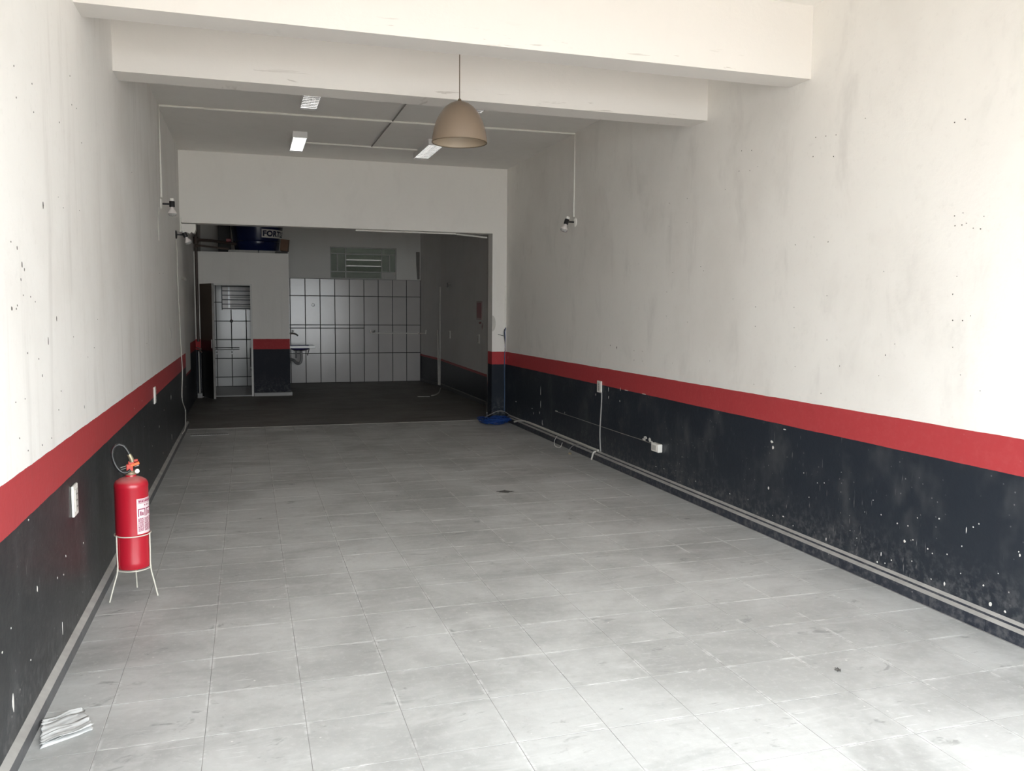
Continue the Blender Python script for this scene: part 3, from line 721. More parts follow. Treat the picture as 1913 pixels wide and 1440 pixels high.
spot(XL, 9.26, 2.635, 1, 'black wall spotlight pointing down, nearer one on the left wall', (0.02, 0, -1))
spot(XL, 11.05, 2.475, 1, 'black wall spotlight tilted out, on the left wall beside the lintel', (0.42, 0.1, -1), False)
conduit('conduit', [(XL + 0.012, 11.70, 2.56), (XL + 0.012, 11.70, 2.745)], 0.013, 'white_pl', 'short white conduit stub in the corner under the lintel')

# ---- cables on the left wall
pts = [onX(q_, XL + 0.013) for q_ in ((329, 447), (330, 462), (331, 482), (332.6, 538), (335.5, 597), (338.4, 655), (340.8, 696), (340, 743))]
pts += [onX((346, 765), XL + 0.016), onX((346.5, 780), XL + 0.03)]
solo('white_cable', MB().tube(smoothpath(pts + [Vector((-0.78, 11.2, 0.085)), Vector((-0.79, 10.9, 0.075))], 5), 0.006, 8), 'cable', 'white cable hanging down the left wall to the skirting', 'cable', smooth=True)
solo('thin_wire', MB().tube(smoothpath([onX(q_, XL + 0.004) for q_ in ((297, 388), (295.5, 410), (296, 430), (297, 449))], 4), 0.0045, 6), 'cable', 'short pale wire hanging below the nearer left spotlight', 'cable')

# ---- sockets and plates
def plate(c0, d, w, h, label, name='power_socket', gang=3):
    c0 = Vector(c0); d = Vector(d); sd_ = Vector((0, 1, 0)) if abs(d.x) > 0.5 else Vector((1, 0, 0)); up = Vector((0, 0, 1))
    g = thing(name, label, 'socket' if 'socket' in name else 'switch', c0, )
    MB().obox(c0 + d * 0.006, (sd_, d, up), (w / 2, 0.006, h / 2)).build('cover_plate', 'white_pl', g, bevel=0.004)
    MB().obox(c0 + d * 0.0135, (sd_, d, up), (w * 0.27, 0.0025, h * 0.36)).build('insert', 'pvc', g, bevel=0.001)
    for k in range(gang):
        zc = (k - (gang - 1) / 2) * h * 0.2
        for s_ in (-1, 1): MB().lathe([(0.0035, 0), (0.0035, 0.001), (0, 0.001)], c0 + d * 0.0162 + up * zc + sd_ * s_ * 0.008, 8, d).build('pin_hole', 'black', g)
    return g
plate((XL, 4.43, 0.675), (1, 0, 0), 0.105, 0.150, 'white wall socket on the left wall near the fire extinguisher')
plate((XL, 8.13, 0.815), (1, 0, 0), 0.105, 0.150, 'white wall socket farther along the left wall on the red band')
plate((XR, 8.31, 0.79), (-1, 0, 0), 0.115, 0.125, 'white wall socket under the red band on the right wall')
sb = thing('surface_box', 'small white surface socket box low on the right wall', 'socket box', (XR, 6.925, 0.35))
MB().box(XR - 0.045, XR, 6.855, 6.995, 0.315, 0.390).build('box_body', 'white_pl', sb, bevel=0.005)
MB().box(XR - 0.050, XR - 0.0452, 6.885, 6.965, 0.33, 0.375).build('box_insert', 'pvc', sb, bevel=0.002)
cb = [onX(q_, XR - 0.006) for q_ in ((1037, 768), (1046, 771), (1080, 782), (1118, 795), (1160, 809), (1200, 822), (1224, 831))]
solo('black_cable', MB().tube(cb, 0.0042, 6), 'darkpipe', 'dark cable running along the right wall to the white surface box', 'cable')
cs = [onX(q_, XR - 0.010) for q_ in ((1124, 733), (1124, 745), (1122.5, 775), (1121, 800), (1121, 825), (1122, 843))]
solo('grey_cable', MB().tube(smoothpath(cs, 4), 0.0075, 8), 'greycable', 'grey cable dropping from the right wall socket to the skirting', 'cable', smooth=True)
pp = [(3.515, 11.12, 0.05), (3.54, 11.0, 0.075), (3.566, 10.7, 0.098), (3.572, 9.5, 0.100), (3.572, 8.30, 0.100)]
solo('conduit', MB().tube(smoothpath(pp, 6), 0.013, 10), 'pvc', 'pale conduit lying on the right skirting from the pillar', 'conduit', smooth=True)
solo('conduit_elbow', MB().tube(smoothpath([(3.552, 8.31, 0.090), (3.522, 8.31, 0.078), (3.512, 8.32, 0.03), (3.508, 8.33, 0.0)], 5), 0.0095, 8), 'pvc', 'pale elbow end of the conduit below the grey cable', 'conduit', smooth=True)
solo('loose_wire', MB().tube(smoothpath([(3.523, 9.45, 0.09), (3.50, 9.38, 0.10), (3.44, 9.30, 0.06), (3.42, 9.22, 0.01), (3.46, 9.16, 0.006), (3.50, 9.2, 0.05)], 5), 0.0035, 6), 'cable', 'loop of loose pale wire on the floor at the right skirting', 'cable')
solo('loose_wire', MB().tube(smoothpath([(3.52, 8.42, 0.10), (3.515, 8.62, 0.115), (3.50, 8.85, 0.07), (3.45, 8.86, 0.01), (3.40, 8.72, 0.006)], 5), 0.0035, 6), 'greycable', 'dark loose wire arching from the skirting near the grey cable', 'cable')
solo('cable_end', MB().lathe([(0, 0), (0.018, 0.003), (0.020, 0.012), (0.012, 0.022), (0, 0.024)], (3.40, 8.69, 0), 12), 'brass', 'tiny lump at the end of the dark loose wire', 'debris')

# ---- corner of the pillar: white conduit, black wires, blue cable
conduit('conduit', [(XR - 0.012, YE - 0.012, 1.34), (XR - 0.012, YE - 0.012, 1.94)], 0.011, 'white_pl', 'thin white conduit in the corner beside the pillar')
wr = thing('wire_bunch', 'bunch of black and blue wire ends above the red band at the pillar', 'wires', (3.56, YE - 0.02, 1.0))
for k, (c, dx_, dz_) in enumerate((('black', -0.02, 0.02), ('blue', -0.01, 0.0), ('black', -0.015, -0.03))):
    MB().tube(smoothpath([(3.571, 11.755, 1.345), (3.565 + dx_, 11.74, 1.28 + dz_), (3.572 + dx_ * 1.5, 11.73, 1.20 + dz_), (3.560, 11.745, 1.10), (3.568 + dx_ * .3, 11.752, 1.0)], 5), 0.005, 6).build('wire', c, wr, True)
MB().tube(smoothpath([(3.558, 11.745, 1.22), (3.50, 11.74, 1.235), (3.45, 11.74, 1.245)], 4), 0.0035, 6).build('wire', 'black', wr)
solo('blue_cable', MB().tube(smoothpath([(3.562, 11.765, 1.0), (3.556, 11.76, 0.7), (3.562, 11.76, 0.4), (3.558, 11.755, 0.12)], 6), 0.0065, 8), 'bluegrey', 'blue cable hanging straight down the corner beside the pillar', 'cable', smooth=True)
rng = random.Random(21)
tang = thing('blue_cable_tangle', 'tangle of bright blue cable on the floor at the pillar', 'cable', (3.35, 11.45, 0))
for k in range(11):
    cx_, cy_ = 3.30 + rng.uniform(-0.07, 0.09), 11.40 + rng.uniform(-0.10, 0.10)
    pts = []
    a0 = rng.uniform(0, 6); rx, ry = rng.uniform(0.10, 0.18), rng.uniform(0.13, 0.24)
    for i in range(22):
        a = a0 + i * 0.62; q = 1 + 0.18 * math.sin(a * 2.3 + k)
        pts.append((min(3.50, cx_ + rx * q * math.cos(a)), min(11.73, cy_ + ry * q * math.sin(a)), 0.010 + 0.006 * k * 0.9 + 0.012 * math.sin(a * 1.7 + k) + 0.012))
    MB().tube(smoothpath(pts, 4), 0.0055, 6).build('loop', 'blue', tang, True)
MB().tube(smoothpath([(3.20, 11.50, 0.08), (3.30, 11.60, 0.10), (3.42, 11.66, 0.135), (3.50, 11.62, 0.14), (3.54, 11.50, 0.115)], 5), 0.0055, 6).build('grey_tail', 'greycable', tang, True)

# ---- nail holes, chips and stains that can be seen singly
def discs(name, wall, pts, X, side, mat, r=0.0036, th=0.0012):
    mb = MB(); rg = random.Random(len(pts))
    for p in pts:
        c = onX(p[:2], X); a = (p[2] if len(p) > 2 else 1.0) * r; b = (p[3] if len(p) > 3 else (p[2] if len(p) > 2 else 1.0)) * r
        n_ = 9; ring = [(a * math.cos(2 * PI * k / n_) * rg.uniform(.75, 1.2), b * math.sin(2 * PI * k / n_) * rg.uniform(.75, 1.2)) for k in range(n_)]
        mb.add([(X + side * th, c.y + u, c.z + v) for u, v in ring] + [(X, c.y + u * 1.05, c.z + v * 1.05) for u, v in ring], [tuple(range(n_))] + [(k, (k + 1) % n_, n_ + (k + 1) % n_, n_ + k) for k in range(n_)])
    o = mb.build(name, mat, wall); o['kind'] = 'stuff'; return o
c7 = lambda L: [(1100 + a[0] / 2.353, a[1] / 2.353) + tuple(a[2:]) for a in L]
c6 = lambda L: [(1100 + a[0] / 2.353, 300 + a[1] / 2.353) + tuple(a[2:]) for a in L]
c5 = lambda L: [(1100 + a[0] / 2.353, 850 + a[1] / 2.353) + tuple(a[2:]) for a in L]
c2 = lambda L: [(a[0] / 3.4275, 480 + a[1] / 3.4275) + tuple(a[2:]) for a in L]
c1 = lambda L: [(a[0] / 2.989, a[1] / 2.989) + tuple(a[2:]) for a in L]
H = c7([(672, 663), (716, 661), (661, 752), (708, 750), (743, 732, .6), (998, 604), (1042, 598), (1087, 593), (986, 688), (1076, 688), (1608, 538), (1655, 524), (354, 893), (433, 872), (600, 832, 1.2, .7), (1216, 520, .7)])
H += c6([(353, 289, .6), (432, 272, .6), (990, 336, .7), (1052, 357), (908, 370), (1608, 243), (1645, 230, .6), (1737, 245, .7), (1610, 286), (1640, 283), (1660, 275, 1.1, .7), (1690, 297, .7), (1722, 300), (1600, 587), (1600, 702), (1643, 703), (1678, 682, .7), (1600, 820, .7), (1304, 855, .8, 1.4), (1345, 806, .8), (1047, 594, .8), (1047, 788, .8), (733, 643), (732, 728), (902, 645, .7), (903, 734, .7), (634, 608, .8), (343, 577, .9), (341, 683, .8), (434, 710, .8), (199, 835), (236, 838), (199, 877), (236, 881), (369, 890, .7), (532, 880, .7), (907, 905, .8), (1103, 903, .6, 1.2), (1275, 945, .6), (1634, 942, .7), (726, 983, .7), (1021, 1023), (1720, 1012, .7), (1297, 487, .6), (1618, 508, .6), (492, 466, 1.3, 1.0), (505, 484, 1.4, .7), (95, 812, 1.4, 2.0), (123, 822, 2.0, 3.0), (369, 492, .8)])
discs('nail_holes', wall_right, H, XR, -1, 'hole')
HL = c1([(77, 368), (178, 468), (90, 545), (187, 626), (330, 683), (455, 797), (400, 585), (427, 605), (735, 962), (920, 972), (940, 702), (390, 424), (353, 1160, .8), (443, 1175, .7), (325, 1100, .6), (240, 1145, 2.2, 4.0), (95, 1385, 1.0, 1.8), (60, 1350)])
HL += c2([(140, 50, 1.6, 3), (155, 80, 1.0, 2), (133, 145, .8, 1.5), (148, 245, .8), (195, 255), (225, 287, .8), (110, 310), (104, 332), (362, 395, 1.2, 3.2), (470, 511, .8), (603, 580), (625, 400, .7), (562, 640, .7), (176, 615), (248, 652), (270, 760, 1, 1.8), (391, 858), (376, 978), (940, 553), (1022, 105), (1045, 105), (160, 908, .8), (100, 930, .8), (330, 1160, .9), (270, 1205, 1.2), (180, 1240, .9), (125, 1160), (875, 810, .7), (75, 330, 2.5, 2), (308, 540, 1.0, 4.5), (540, 960, .7, 2.5)])
discs('nail_holes', wall_left, HL, XL, 1, 'hole')
CH = c5([(790, 145, 2.2, 3.2), (945, 78), (1005, 122), (1035, 122), (1356, 300, 1.2), (1403, 311), (1425, 372), (1388, 378, 2.2, 2.2), (1490, 412, 1.2), (1510, 432), (1640, 400), (1575, 436, 1.1), (1690, 316), (1540, 280, 1.2), (1285, 262), (1250, 198), (1830, 688, 1.7), (1765, 655, 2.2, 3.2), (1735, 573, 1.4), (1895, 440, 1.2, 2), (1445, 276, .8), (1420, 466), (1505, 545), (1563, 565, 1.6, 2.4), (1635, 520, .8), (1715, 302), (1043, 370, 1.0, 3), (1285, 435, .8, 3), (1268, 470, 1.6), (1330, 462, 1.2), (1302, 475), (898, 310, 1.1), (808, 265), (1890, 425), (1800, 520, .8), (1660, 330, .6, 4), (1178, 365, .8), (1213, 250, .7), (700, 195, .8), (470, 115, 1.2), (295, 50, 4, .9), (330, 60, 3, .8), (855, 270, 3, 1.2), (620, 170, 2, 1), (410, 8, 1.5, .8), (968, 185, .8), (1110, 75, .6)])
CH += [(p_[0], p_[1], p_[2] * 1.5, p_[3] * 1.5) for p_ in [(1206, 817.5, 7, 2.2), (1214, 822, 4.5, 3.4), (1203, 821, 6, 2.0), (1218, 826, 4, 1.8), (1040, 768.5, 9, 1.8), (964, 750, 5, 1.1), (994, 763, 4, .9), (1010, 730, .8, 9), (1010, 755, 1.2, 8), (1008, 771, 1.8, 3), (1013, 789, 1.6, 5), (1014, 793, 1.2, 3), (997, 772, 1, 3), (1170, 729, 8, .7), (1203, 736, 8, .7), (1137, 727, .6, 4), (1159, 727, .6, 3), (1137, 742, .7, 3), (1158, 749, .7, 1.5), (1113, 737, .8, 2), (1442, 825, 3.0, 1.5), (1444, 836, 2.0, 2.2), (1466, 802, 3, .7), (1055, 771, .8, 2.5), (949, 668, .8, 4)]]
discs('paint_chips', wall_right, CH, XR, -1, 'chip')
CL = c2([(1020, 1085, 1, 3), (1050, 980, 1, 1.6), (975, 1210, 1.2, 1.6), (1045, 1255, 1.6, 2), (925, 1085, .8), (1095, 900, .7, 6), (1100, 1150, .8, 8), (1105, 1220, 1.2, 4), (960, 1360, 1.1), (1020, 1355, 1.5, 1.2), (988, 930, .9, 2.4), (1190, 830, .7, 3), (1165, 1130, 3, 2), (910, 920, .7, 1.5), (860, 970, .7, 1.5)])
CL += [(a / 2.442, 850 + b / 2.442) + t_ for a, b, t_ in ((60, 1130, (3, 9)), (170, 610, (1.5, 3.5)), (285, 790, (1, 8)), (380, 400, (1.0, 1.0)), (290, 545, (1.0, 1.2)), (130, 295, (1.6, 1.0)), (262, 560, (.8, 1.4)), (300, 460, (.9, 1.5)), (140, 935, (1.2, 1.0)), (265, 980, (2.5, 1.5)), (10, 900, (2, 1)), (50, 790, (1, 1)))]
discs('paint_chips', wall_left, CL, XL, 1, 'chip', 0.0034)
# long shallow hairline cracks under the beams (edges of the beam plaster)
def fleck(name, pts, parent, mat, zz=0.0013):
    mb = MB(); rg = random.Random(4)
    for (x, y, a, b) in pts:
        n_ = 14; ring = [(x + a * math.cos(2 * PI * k / n_) * rg.uniform(.6, 1.2), y + b * math.sin(2 * PI * k / n_) * rg.uniform(.6, 1.2)) for k in range(n_)]
        mb.add([(u, v, zz) for u, v in ring], [tuple(range(n_))])
    o = mb.build(name, mat, parent); o['kind'] = 'stuff'; return o
s0 = onZ((943, 918), 0)
fleck('floor_stains', [(s0.x, s0.y, 0.062, 0.055), (s0.x - 0.05, s0.y + 0.01, 0.03, 0.02), (s0.x + 0.05, s0.y - 0.015, 0.035, 0.02)], floor, 'stain', 0.0012)
for k, q_ in enumerate(((1565, 1253),)):
    c = onZ(q_, 0); mb = MB()
    for j in range(5):
        a = j * 1.3; mb.tube([(c.x + 0.012 * math.cos(a), c.y + 0.014 * math.sin(a), 0.004), (c.x + 0.012 * math.cos(a + 2), c.y + 0.016 * math.sin(a + 2), 0.009)], 0.0022, 5)
    solo('dry_leaf_scrap', mb, 'stain', 'tiny dark scrap lying on the bright floor at right', 'debris')

# ---- floor grate near the end of the front room
ga, gb = onZ((356, 813.5), 0), onZ((427, 811.5), 0)
gt = thing('floor_grate', 'long slotted drain grate in the floor by the left wall', 'drain grate', ((ga.x + gb.x) / 2, ga.y, 0.001))
MB().box(ga.x, gb.x, ga.y - 0.05, ga.y + 0.05, 0.0015, 0.006).build('grate_plate', 'floor', gt)
for k in range(22):
    x = ga.x + (gb.x - ga.x) * (k + 0.5) / 22
    MB().box(x - 0.006, x + 0.006, ga.y - 0.035, ga.y + 0.035, 0.006, 0.0068).build('slot', 'black', gt)

# ================================================================== BACK ROOM THINGS
# ---- water tank on the bathroom roof
tc = Vector((0.195, 17.05, 0)); 
tk = thing('water_tank', 'round blue plastic water tank on the bathroom roof', 'water tank', (tc.x, tc.y, 2.672))
def tr(z_): return 0.405 + (z_ - 2.672) * 0.125 + (0.012 if z_ > 2.86 else 0)
prof = [(0, 2.672), (0.395, 2.672), (tr(2.68), 2.684), (tr(2.84), 2.84), (tr(2.87) + .004, 2.855), (tr(2.88), 2.88), (tr(3.28), 3.28), (tr(3.28) + 0.03, 3.285), (tr(3.28) + 0.03, 3.32), (0.30, 3.36), (0, 3.38)]
MB().lathe([(r, h) for r, h in prof], tc, 64).build('tank_body', 'tank', tk, True)
tva = Vector((-tc.x, -tc.y, 0)).normalized(); tvr = Vector((-tva.y, tva.x, 0))
def tcyl(a, z_, off): return tc + (tva * math.cos(a) + tvr * math.sin(a)) * (tr(z_) + off) + Vector((0, 0, z_))
LA0, LA1, LZ0, LZ1 = math.radians(10), math.radians(98), 2.915, 3.072
vs = []; fs = []
for k in range(25):
    a = LA0 + (LA1 - LA0) * k / 24
    vs += [tcyl(a, LZ0, 0.002), tcyl(a, LZ1, 0.002)]
for k in range(24): fs.append((2 * k, 2 * k + 2, 2 * k + 3, 2 * k + 1))
sg = MB().add(vs, fs).build('name_label', 'white_pl', tk, True)
cu = bpy.data.curves.new('lettering', 'FONT'); cu.body = 'FORTLEV'; cu.size = 1.0; cu.offset = 0.045; cu.space_character = 1.06
to = bpy.data.objects.new('lettering_tmp', cu); COL.objects.link(to)
bpy.context.view_layer.update()
me = bpy.data.meshes.new_from_object(to.evaluated_get(bpy.context.evaluated_depsgraph_get()))
bpy.data.objects.remove(to)
bm = bmesh.new(); bm.from_mesh(me); bmesh.ops.triangulate(bm, faces=bm.faces)
bmesh.ops.subdivide_edges(bm, edges=[e for e in bm.edges if e.calc_length() > 0.25], cuts=2)
bm.to_mesh(me); bm.free()
mnx = min(v.co.x for v in me.vertices); mxx = max(v.co.x for v in me.vertices); mny = min(v.co.y for v in me.vertices); mxy = max(v.co.y for v in me.vertices)
for v in me.vertices:
    u = (v.co.x - mnx) / (mxx - mnx); w_ = (v.co.y - mny) / (mxy - mny)
    a = LA0 + 0.045 + (LA1 - LA0 - 0.09) * u; zz = LZ0 + 0.024 + (LZ1 - LZ0 - 0.048) * w_
    v.co = tcyl(a, zz, 0.0045) - Vector((tc.x, tc.y, 2.672))
me.materials.clear(); me.materials.append(M['letters'])
lo = bpy.data.objects.new('lettering', me); COL.objects.link(lo); lo.parent = sg
sg.location = (0, 0, 0)
struct('tank_plinth', MB().box(-0.33, 0.20, 16.62, 17.5, 2.59, 2.672).box(0.215, 0.60, 16.62, 17.5, 2.59, 2.672), 'pvc', 'pale slab plinth under the blue water tank', 'plinth')
solo('dark_upright', MB().box(-0.535, -0.30, 17.62, 17.70, 2.59, 3.60), 'darkgrey', 'dark upright block behind the left side of the water tank', 'panel', bevel=0.01)  # plain upright box in dark grey
cbx = thing('cardboard_box', 'brown cardboard box leaning beside the water tank', 'box', (0.665, 16.28, 2.60))
d1, d2, d3 = Vector((0.97, -0.12, -0.10)), Vector((0.12, 0.98, 0.0)), Vector((0.10, 0.0, 0.98))
cc = Vector((0.668, 16.30, 2.753))
MB().obox(cc, (d1, d2, d3), (0.070, 0.12, 0.104)).build('box_body', 'card', cbx)
MB().obox(cc - d2 * 0.1 + d3 * 0.102 + d1 * 0.03, (d1, d2, d3), (0.06, 0.05, 0.003)).build('flap', 'card', cbx)
solo('timber_batten', MB().box(0.50, 0.715, 16.14, 16.46, 2.59, 2.636), 'darkgrey', 'dark timber batten under the leaning cardboard box', 'batten')
bp = thing('brown_pipe', 'brown water pipe rising beside the bathroom to the tank', 'pipe', (-0.852, 15.96, 1.06))
MB().tube([(-0.852, 15.955, 1.0), (-0.852, 15.955, 3.60)], 0.024, 10).build('riser', 'brown', bp, True)
MB().tube([(-0.852, 15.955, 2.785), (-0.60, 16.05, 2.785), (-0.30, 16.55, 2.785), (-0.20, 16.72, 2.785)], 0.026, 10).build('branch', 'brown', bp, True)
MB().lathe([(0, -0.07), (0.042, -0.07), (0.042, 0.05), (0, 0.05)], (-0.852, 15.955, 2.785), 14).build('tee_joint', 'brown', bp, True)
MB().box(-0.36, -0.27, 16.48, 16.56, 2.81, 2.86).build('valve_handle', 'redsign', bp, bevel=0.006)
MB().tube([(-0.86, 15.93, 2.69), (-0.30, 15.98, 2.64)], 0.018, 8).build('lower_branch', 'brown', bp, True)

# ---- tap with pipe left of the bathroom door
tp = thing('wall_tap', 'metal tap with pale pipe left of the bathroom door', 'tap', (-0.845, 15.90, 0.02))
MB().tube([(-0.845, 15.93, 0.08), (-0.848, 15.93, 0.83)], 0.012, 8).build('pipe', 'pvc', tp, True)
MB().box(-0.885, -0.80, 15.87, 15.95, 0.0, 0.085).build('pipe_box', 'bfloor', tp, bevel=0.006)
MB().tube([(-0.86, 15.95, 0.85), (-0.84, 15.86, 0.85), (-0.81, 15.82, 0.83), (-0.79, 15.80, 0.81)], 0.013, 8).build('spout', 'steel', tp, True)
MB().tube([(-0.88, 15.86, 0.90), (-0.80, 15.84, 0.87)], 0.009, 8).build('tap_handle', 'steel', tp, True)

# ---- bathroom interior
rl = thing('towel_rail', 'dark towel rail on the bathroom tiles', 'rail', (-0.40, BI - 0.02, 0.80))
for z_ in (0.805, 0.765): MB().tube([(-0.645, BI - 0.05, z_), (-0.18, BI - 0.05, z_)], 0.008, 8).build('rail_bar', 'bars' if z_ > .8 else 'steel', rl, True)
for x in (-0.62, -0.32):
    for z_ in (0.745, 0.685): MB().box(x - 0.018, x + 0.018, BI - 0.055, BI - 0.012, z_ - 0.015, z_ + 0.015).build('holder', 'sinkedge', rl, bevel=0.004)
solo('pipe_outlet', MB().lathe([(0.020, 0.0), (0.032, 0.0), (0.032, 0.012), (0.020, 0.014), (0.016, 0.004), (0, 0.004)], (-0.322, BI - 0.012, 1.335), 20, (0, -1, 0)), 'bars', 'black round shower outlet on the bathroom tiles', 'pipe outlet', smooth=True)
to_ = thing('toilet', 'toilet edge half hidden behind the bathroom door frame', 'toilet', (0.20, 17.4, 0.018))
MB().lathe([(0, 0.0), (0.13, 0.0), (0.11, 0.12), (0.14, 0.26), (0.19, 0.36), (0.20, 0.39), (0, 0.39)], (0.22, 17.3, 0.018), 28).build('bowl', 'siphon', to_, True)
MB().box(0.02, 0.40, 17.62, 17.85, 0.42, 0.80).build('cistern', 'siphon', to_, bevel=0.02)
MB().box(0.10, 0.34, 17.45, 17.80, 0.018, 0.42).build('pedestal', 'siphon', to_, bevel=0.02)

# ---- sink on the back wall
sk = thing('wash_basin', 'dark blue wash basin with white front edge on the tiled wall', 'sink', (1.0, 18.2, 0.80))
SX0, SX1, SY0, SY1, SZ = 0.727, 1.305, 17.78, YB - 0.022, 0.830
MB().box(SX0, SX0 + 0.10, SY0 + 0.02, SY1, SZ - 0.03, SZ).box(SX1 - 0.10, SX1, SY0 + 0.02, SY1, SZ - 0.03, SZ).box(SX0 + 0.10, SX1 - 0.10, SY0 + 0.02, SY0 + 0.12, SZ - 0.03, SZ).box(SX0 + 0.10, SX1 - 0.10, SY1 - 0.16, SY1, SZ - 0.03, SZ).build('worktop', 'sinktop', sk)
MB().box(SX0, SX1 + 0.006, SY0, SY0 + 0.02, SZ - 0.045, SZ + 0.003).build('front_edge', 'sinkedge', sk, bevel=0.004)
bcx, bcy = 1.016, 18.08
MB().lathe([(0.195, -0.030), (0.185, -0.075), (0.13, -0.105), (0.03, -0.110), (0, -0.110)], (bcx, bcy, SZ), 32).build('basin_bowl', 'sinktop', sk, True)
MB().lathe([(0.195, -0.028), (0.175, -0.070), (0.12, -0.095), (0, -0.10)], (bcx, bcy, SZ), 32).build('bowl_lining', 'sinkedge', sk, True)
MB().tube(smoothpath([(bcx + .02, 18.05, 0.725), (bcx + .02, 18.05, 0.52), (bcx - 0.02, 18.05, 0.46), (bcx - 0.08, 18.08, 0.47), (bcx - 0.12, 18.1, 0.52), (bcx - 0.19, 18.15, 0.53), (bcx - 0.22, 18.2, 0.46), (bcx - 0.265, 18.25, 0.43)], 5), 0.030, 10).build('siphon_pipe', 'siphon', sk, True)
MB().tube([(bcx - 0.07, 18.2, 0.74), (bcx - 0.075, 18.2, 0.56)], 0.017, 8).build('overflow_pipe', 'siphon', sk, True)
for x in (0.78, 1.20):
    MB().tube([(x, SY0 + 0.12, SZ - 0.04), (x, YB - 0.025, 0.60)], 0.008, 6).build('bracket', 'bars', sk)
tap = thing('tap', 'chrome wall tap above the wash basin', 'tap', (0.80, YB - 0.02, 1.06))
MB().tube(smoothpath([(0.80, YB - 0.02, 1.07), (0.82, YB - 0.10, 1.07), (0.90, YB - 0.22, 1.07), (0.95, YB - 0.30, 1.06), (0.985, YB - 0.34, 1.03)], 5), 0.016, 8).build('spout', 'steel', tap, True)
MB().lathe([(0, 0), (0.012, 0), (0.010, 0.045), (0.022, 0.05), (0.022, 0.06), (0, 0.06)], (0.90, YB - 0.21, 1.08), 12).build('tap_knob', 'steel', tap, True)

# ---- white rail pipe on the tiled wall
rp = thing('wall_pipe', 'white pipe running along the tiles to the right wall', 'pipe', (3.1, YB - 0.05, 1.07))
MB().tube(smoothpath([(2.545, YB - 0.035, 1.145), (2.545, YB - 0.035, 1.09), (2.57, YB - 0.035, 1.075), (2.65, YB - 0.035, 1.075)], 3) + [Vector((3.60, YB - 0.035, 1.068)), Vector((3.685, 18.14, 1.075)), Vector((3.69, 18.12, 1.15))], 0.013, 8).build('pipe_run', 'white_pl', rp, True)
MB().tube([(2.60, YB - 0.03, 1.10), (2.62, YB - 0.10, 1.10), (2.63, YB - 0.12, 1.14)], 0.014, 8).build('tap_spout', 'steel', rp, True)
for k, x in enumerate((2.62, 3.60)):
    MB().lathe([(0.017, -0.012), (0.019, -0.01), (0.019, 0.01), (0.017, 0.012)], (x, YB - 0.035, 1.075), 12, (1, 0, 0)).build('pipe_clip', 'white_pl', rp)
for x in (2.78, 3.38):
    pass
MB().lathe([(0, 0), (0.036, 0), (0.036, 0.012), (0.028, 0.020), (0, 0.022)], (1.33, YB - 0.020, 1.675), 18, (0, -1, 0)).build('white_disc', 'sinkedge', wall_back, True)  # small raised white disc on the tiles

# ---- two leaning pipes at the bend of the right back wall
lp = [((3.752, 17.0, 0.045), (3.762, 17.03, 2.06)), ((3.728, 17.02, 0.05), (3.735, 17.14, 1.18))]
conduit('conduit', [Vector(lp[0][0]), Vector(lp[0][1])], 0.017, 'pvc', 'tall pale pipe leaning on the right wall of the back room')
conduit('conduit', [Vector(lp[1][0]), Vector(lp[1][1])], 0.014, 'pvc', 'shorter pale pipe beside the tall one on the right back wall')
solo('floor_cable', MB().tube(smoothpath([onZ(q_, 0.008) for q_ in ((823, 725), (820, 733), (813, 737.5), (806, 739))], 4), 0.011, 8), 'pvc', 'pale cable end curling onto the back room floor', 'cable', smooth=True)
solo('stick', MB().tube([onZ((780, 740.5), 0.007), onZ((803, 740.5), 0.007)], 0.006, 6), 'pvc', 'thin pale stick lying on the back room floor', 'debris')

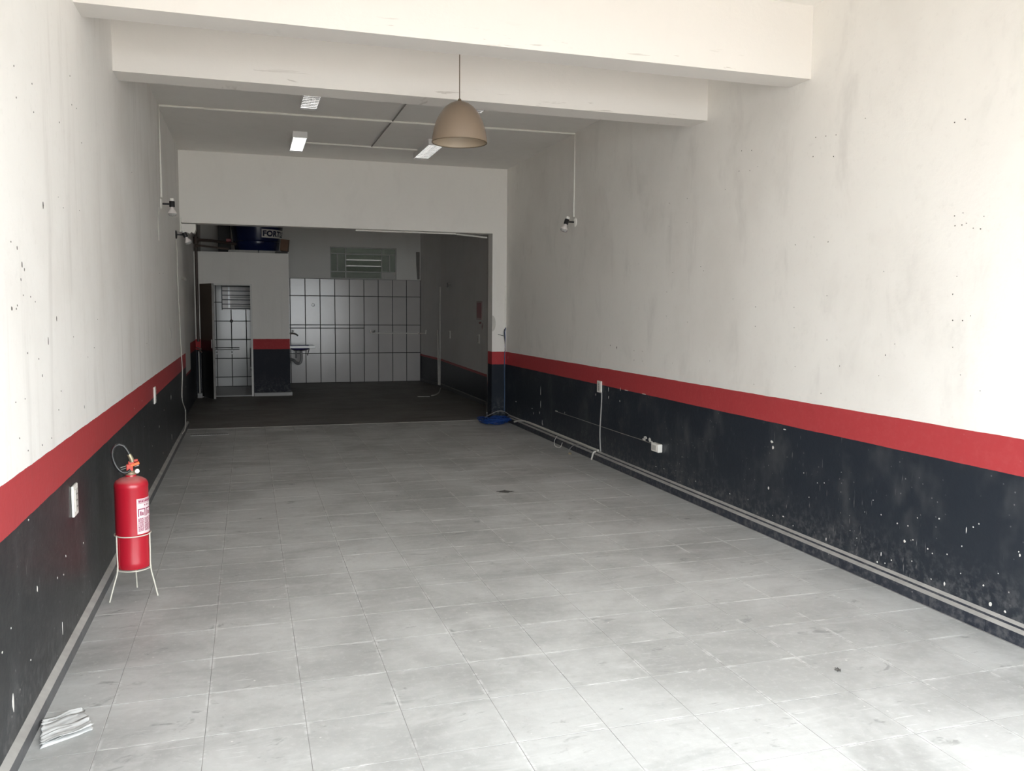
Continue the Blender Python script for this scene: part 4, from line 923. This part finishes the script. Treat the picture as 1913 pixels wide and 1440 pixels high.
# ---- small things on the right wall of the back room
WXB = 3.776
def onwall(y): 
    return 3.77 + (3.787 - 3.77) * (y - 13.47) / (17.09 - 13.47)
sgn = thing('fire_sign', 'small red sign in a pale frame on the right back wall', 'sign', (onwall(13.95), 13.95, 1.43))
xw = onwall(14.0)
MB().box(xw - 0.012, xw + 0.001, 13.79, 14.12, 1.43, 1.745).build('sign_frame', 'pinkframe', sgn)
MB().box(xw - 0.016, xw - 0.0122, 13.83, 14.08, 1.46, 1.715).build('sign_panel', 'redsign', sgn)
discs('red_paint_marks', wall_back_right, [(897, 603, 14, 3), (901, 609, 5, 9)], xw - 0.001, -1, 'redsign', 0.006)
for (px, py, lbl) in ((895, 633, 'white switch plate below the red sign on the back wall'), (840, 625, 'pale switch plate between the red sign and leaning pipes')):
    c = onX((px, py), WXB); plate((onwall(c.y), c.y, c.z), (-1, 0, 0), 0.10, 0.15, lbl, 'wall_switch', 1)
c = onX((840, 530), WXB)
solo('wall_hook', MB().box(onwall(c.y) - 0.05, onwall(c.y), c.y - 0.05, c.y + 0.05, c.z - 0.02, c.z + 0.02).box(onwall(c.y) - 0.05, onwall(c.y) - 0.035, c.y - 0.05, c.y + 0.05, c.z - 0.07, c.z - 0.02), 'darkpipe', 'small grey hook high on the right back wall', 'hook')
# ---- trunking under the lintel
conduit('conduit', [(1.44, 11.90, ZLINT - 0.011), (2.86, 11.90, ZLINT - 0.011)], 0.011, 'white_pl', 'white conduit under the lintel of the wide opening')
conduit('conduit', [(2.87, 11.92, ZLINT - 0.012), (2.93, 11.95, ZLINT - 0.014), (3.365, 12.06, 2.655)], 0.012, 'white_pl', 'white conduit sloping from the lintel to the right back wall')
# ---- small lamp socket and plates on the left wall
solo('wall_bracket', MB().tube([onX((340, 519), XL + 0.004), onX((345, 520), XL + 0.05), onX((347, 522), XL + 0.05)], 0.014, 8), 'white_pl', 'tiny white lamp socket at the far end of the left wall', 'socket', smooth=True)
c = onX((318, 623), XL)
solo('wall_slot', MB().box(XL, XL + 0.006, c.y - 0.035, c.y + 0.035, c.z - 0.06, c.z + 0.06), 'pvc', 'narrow pale blank plate above the red band on the left wall', 'plate', bevel=0.002)
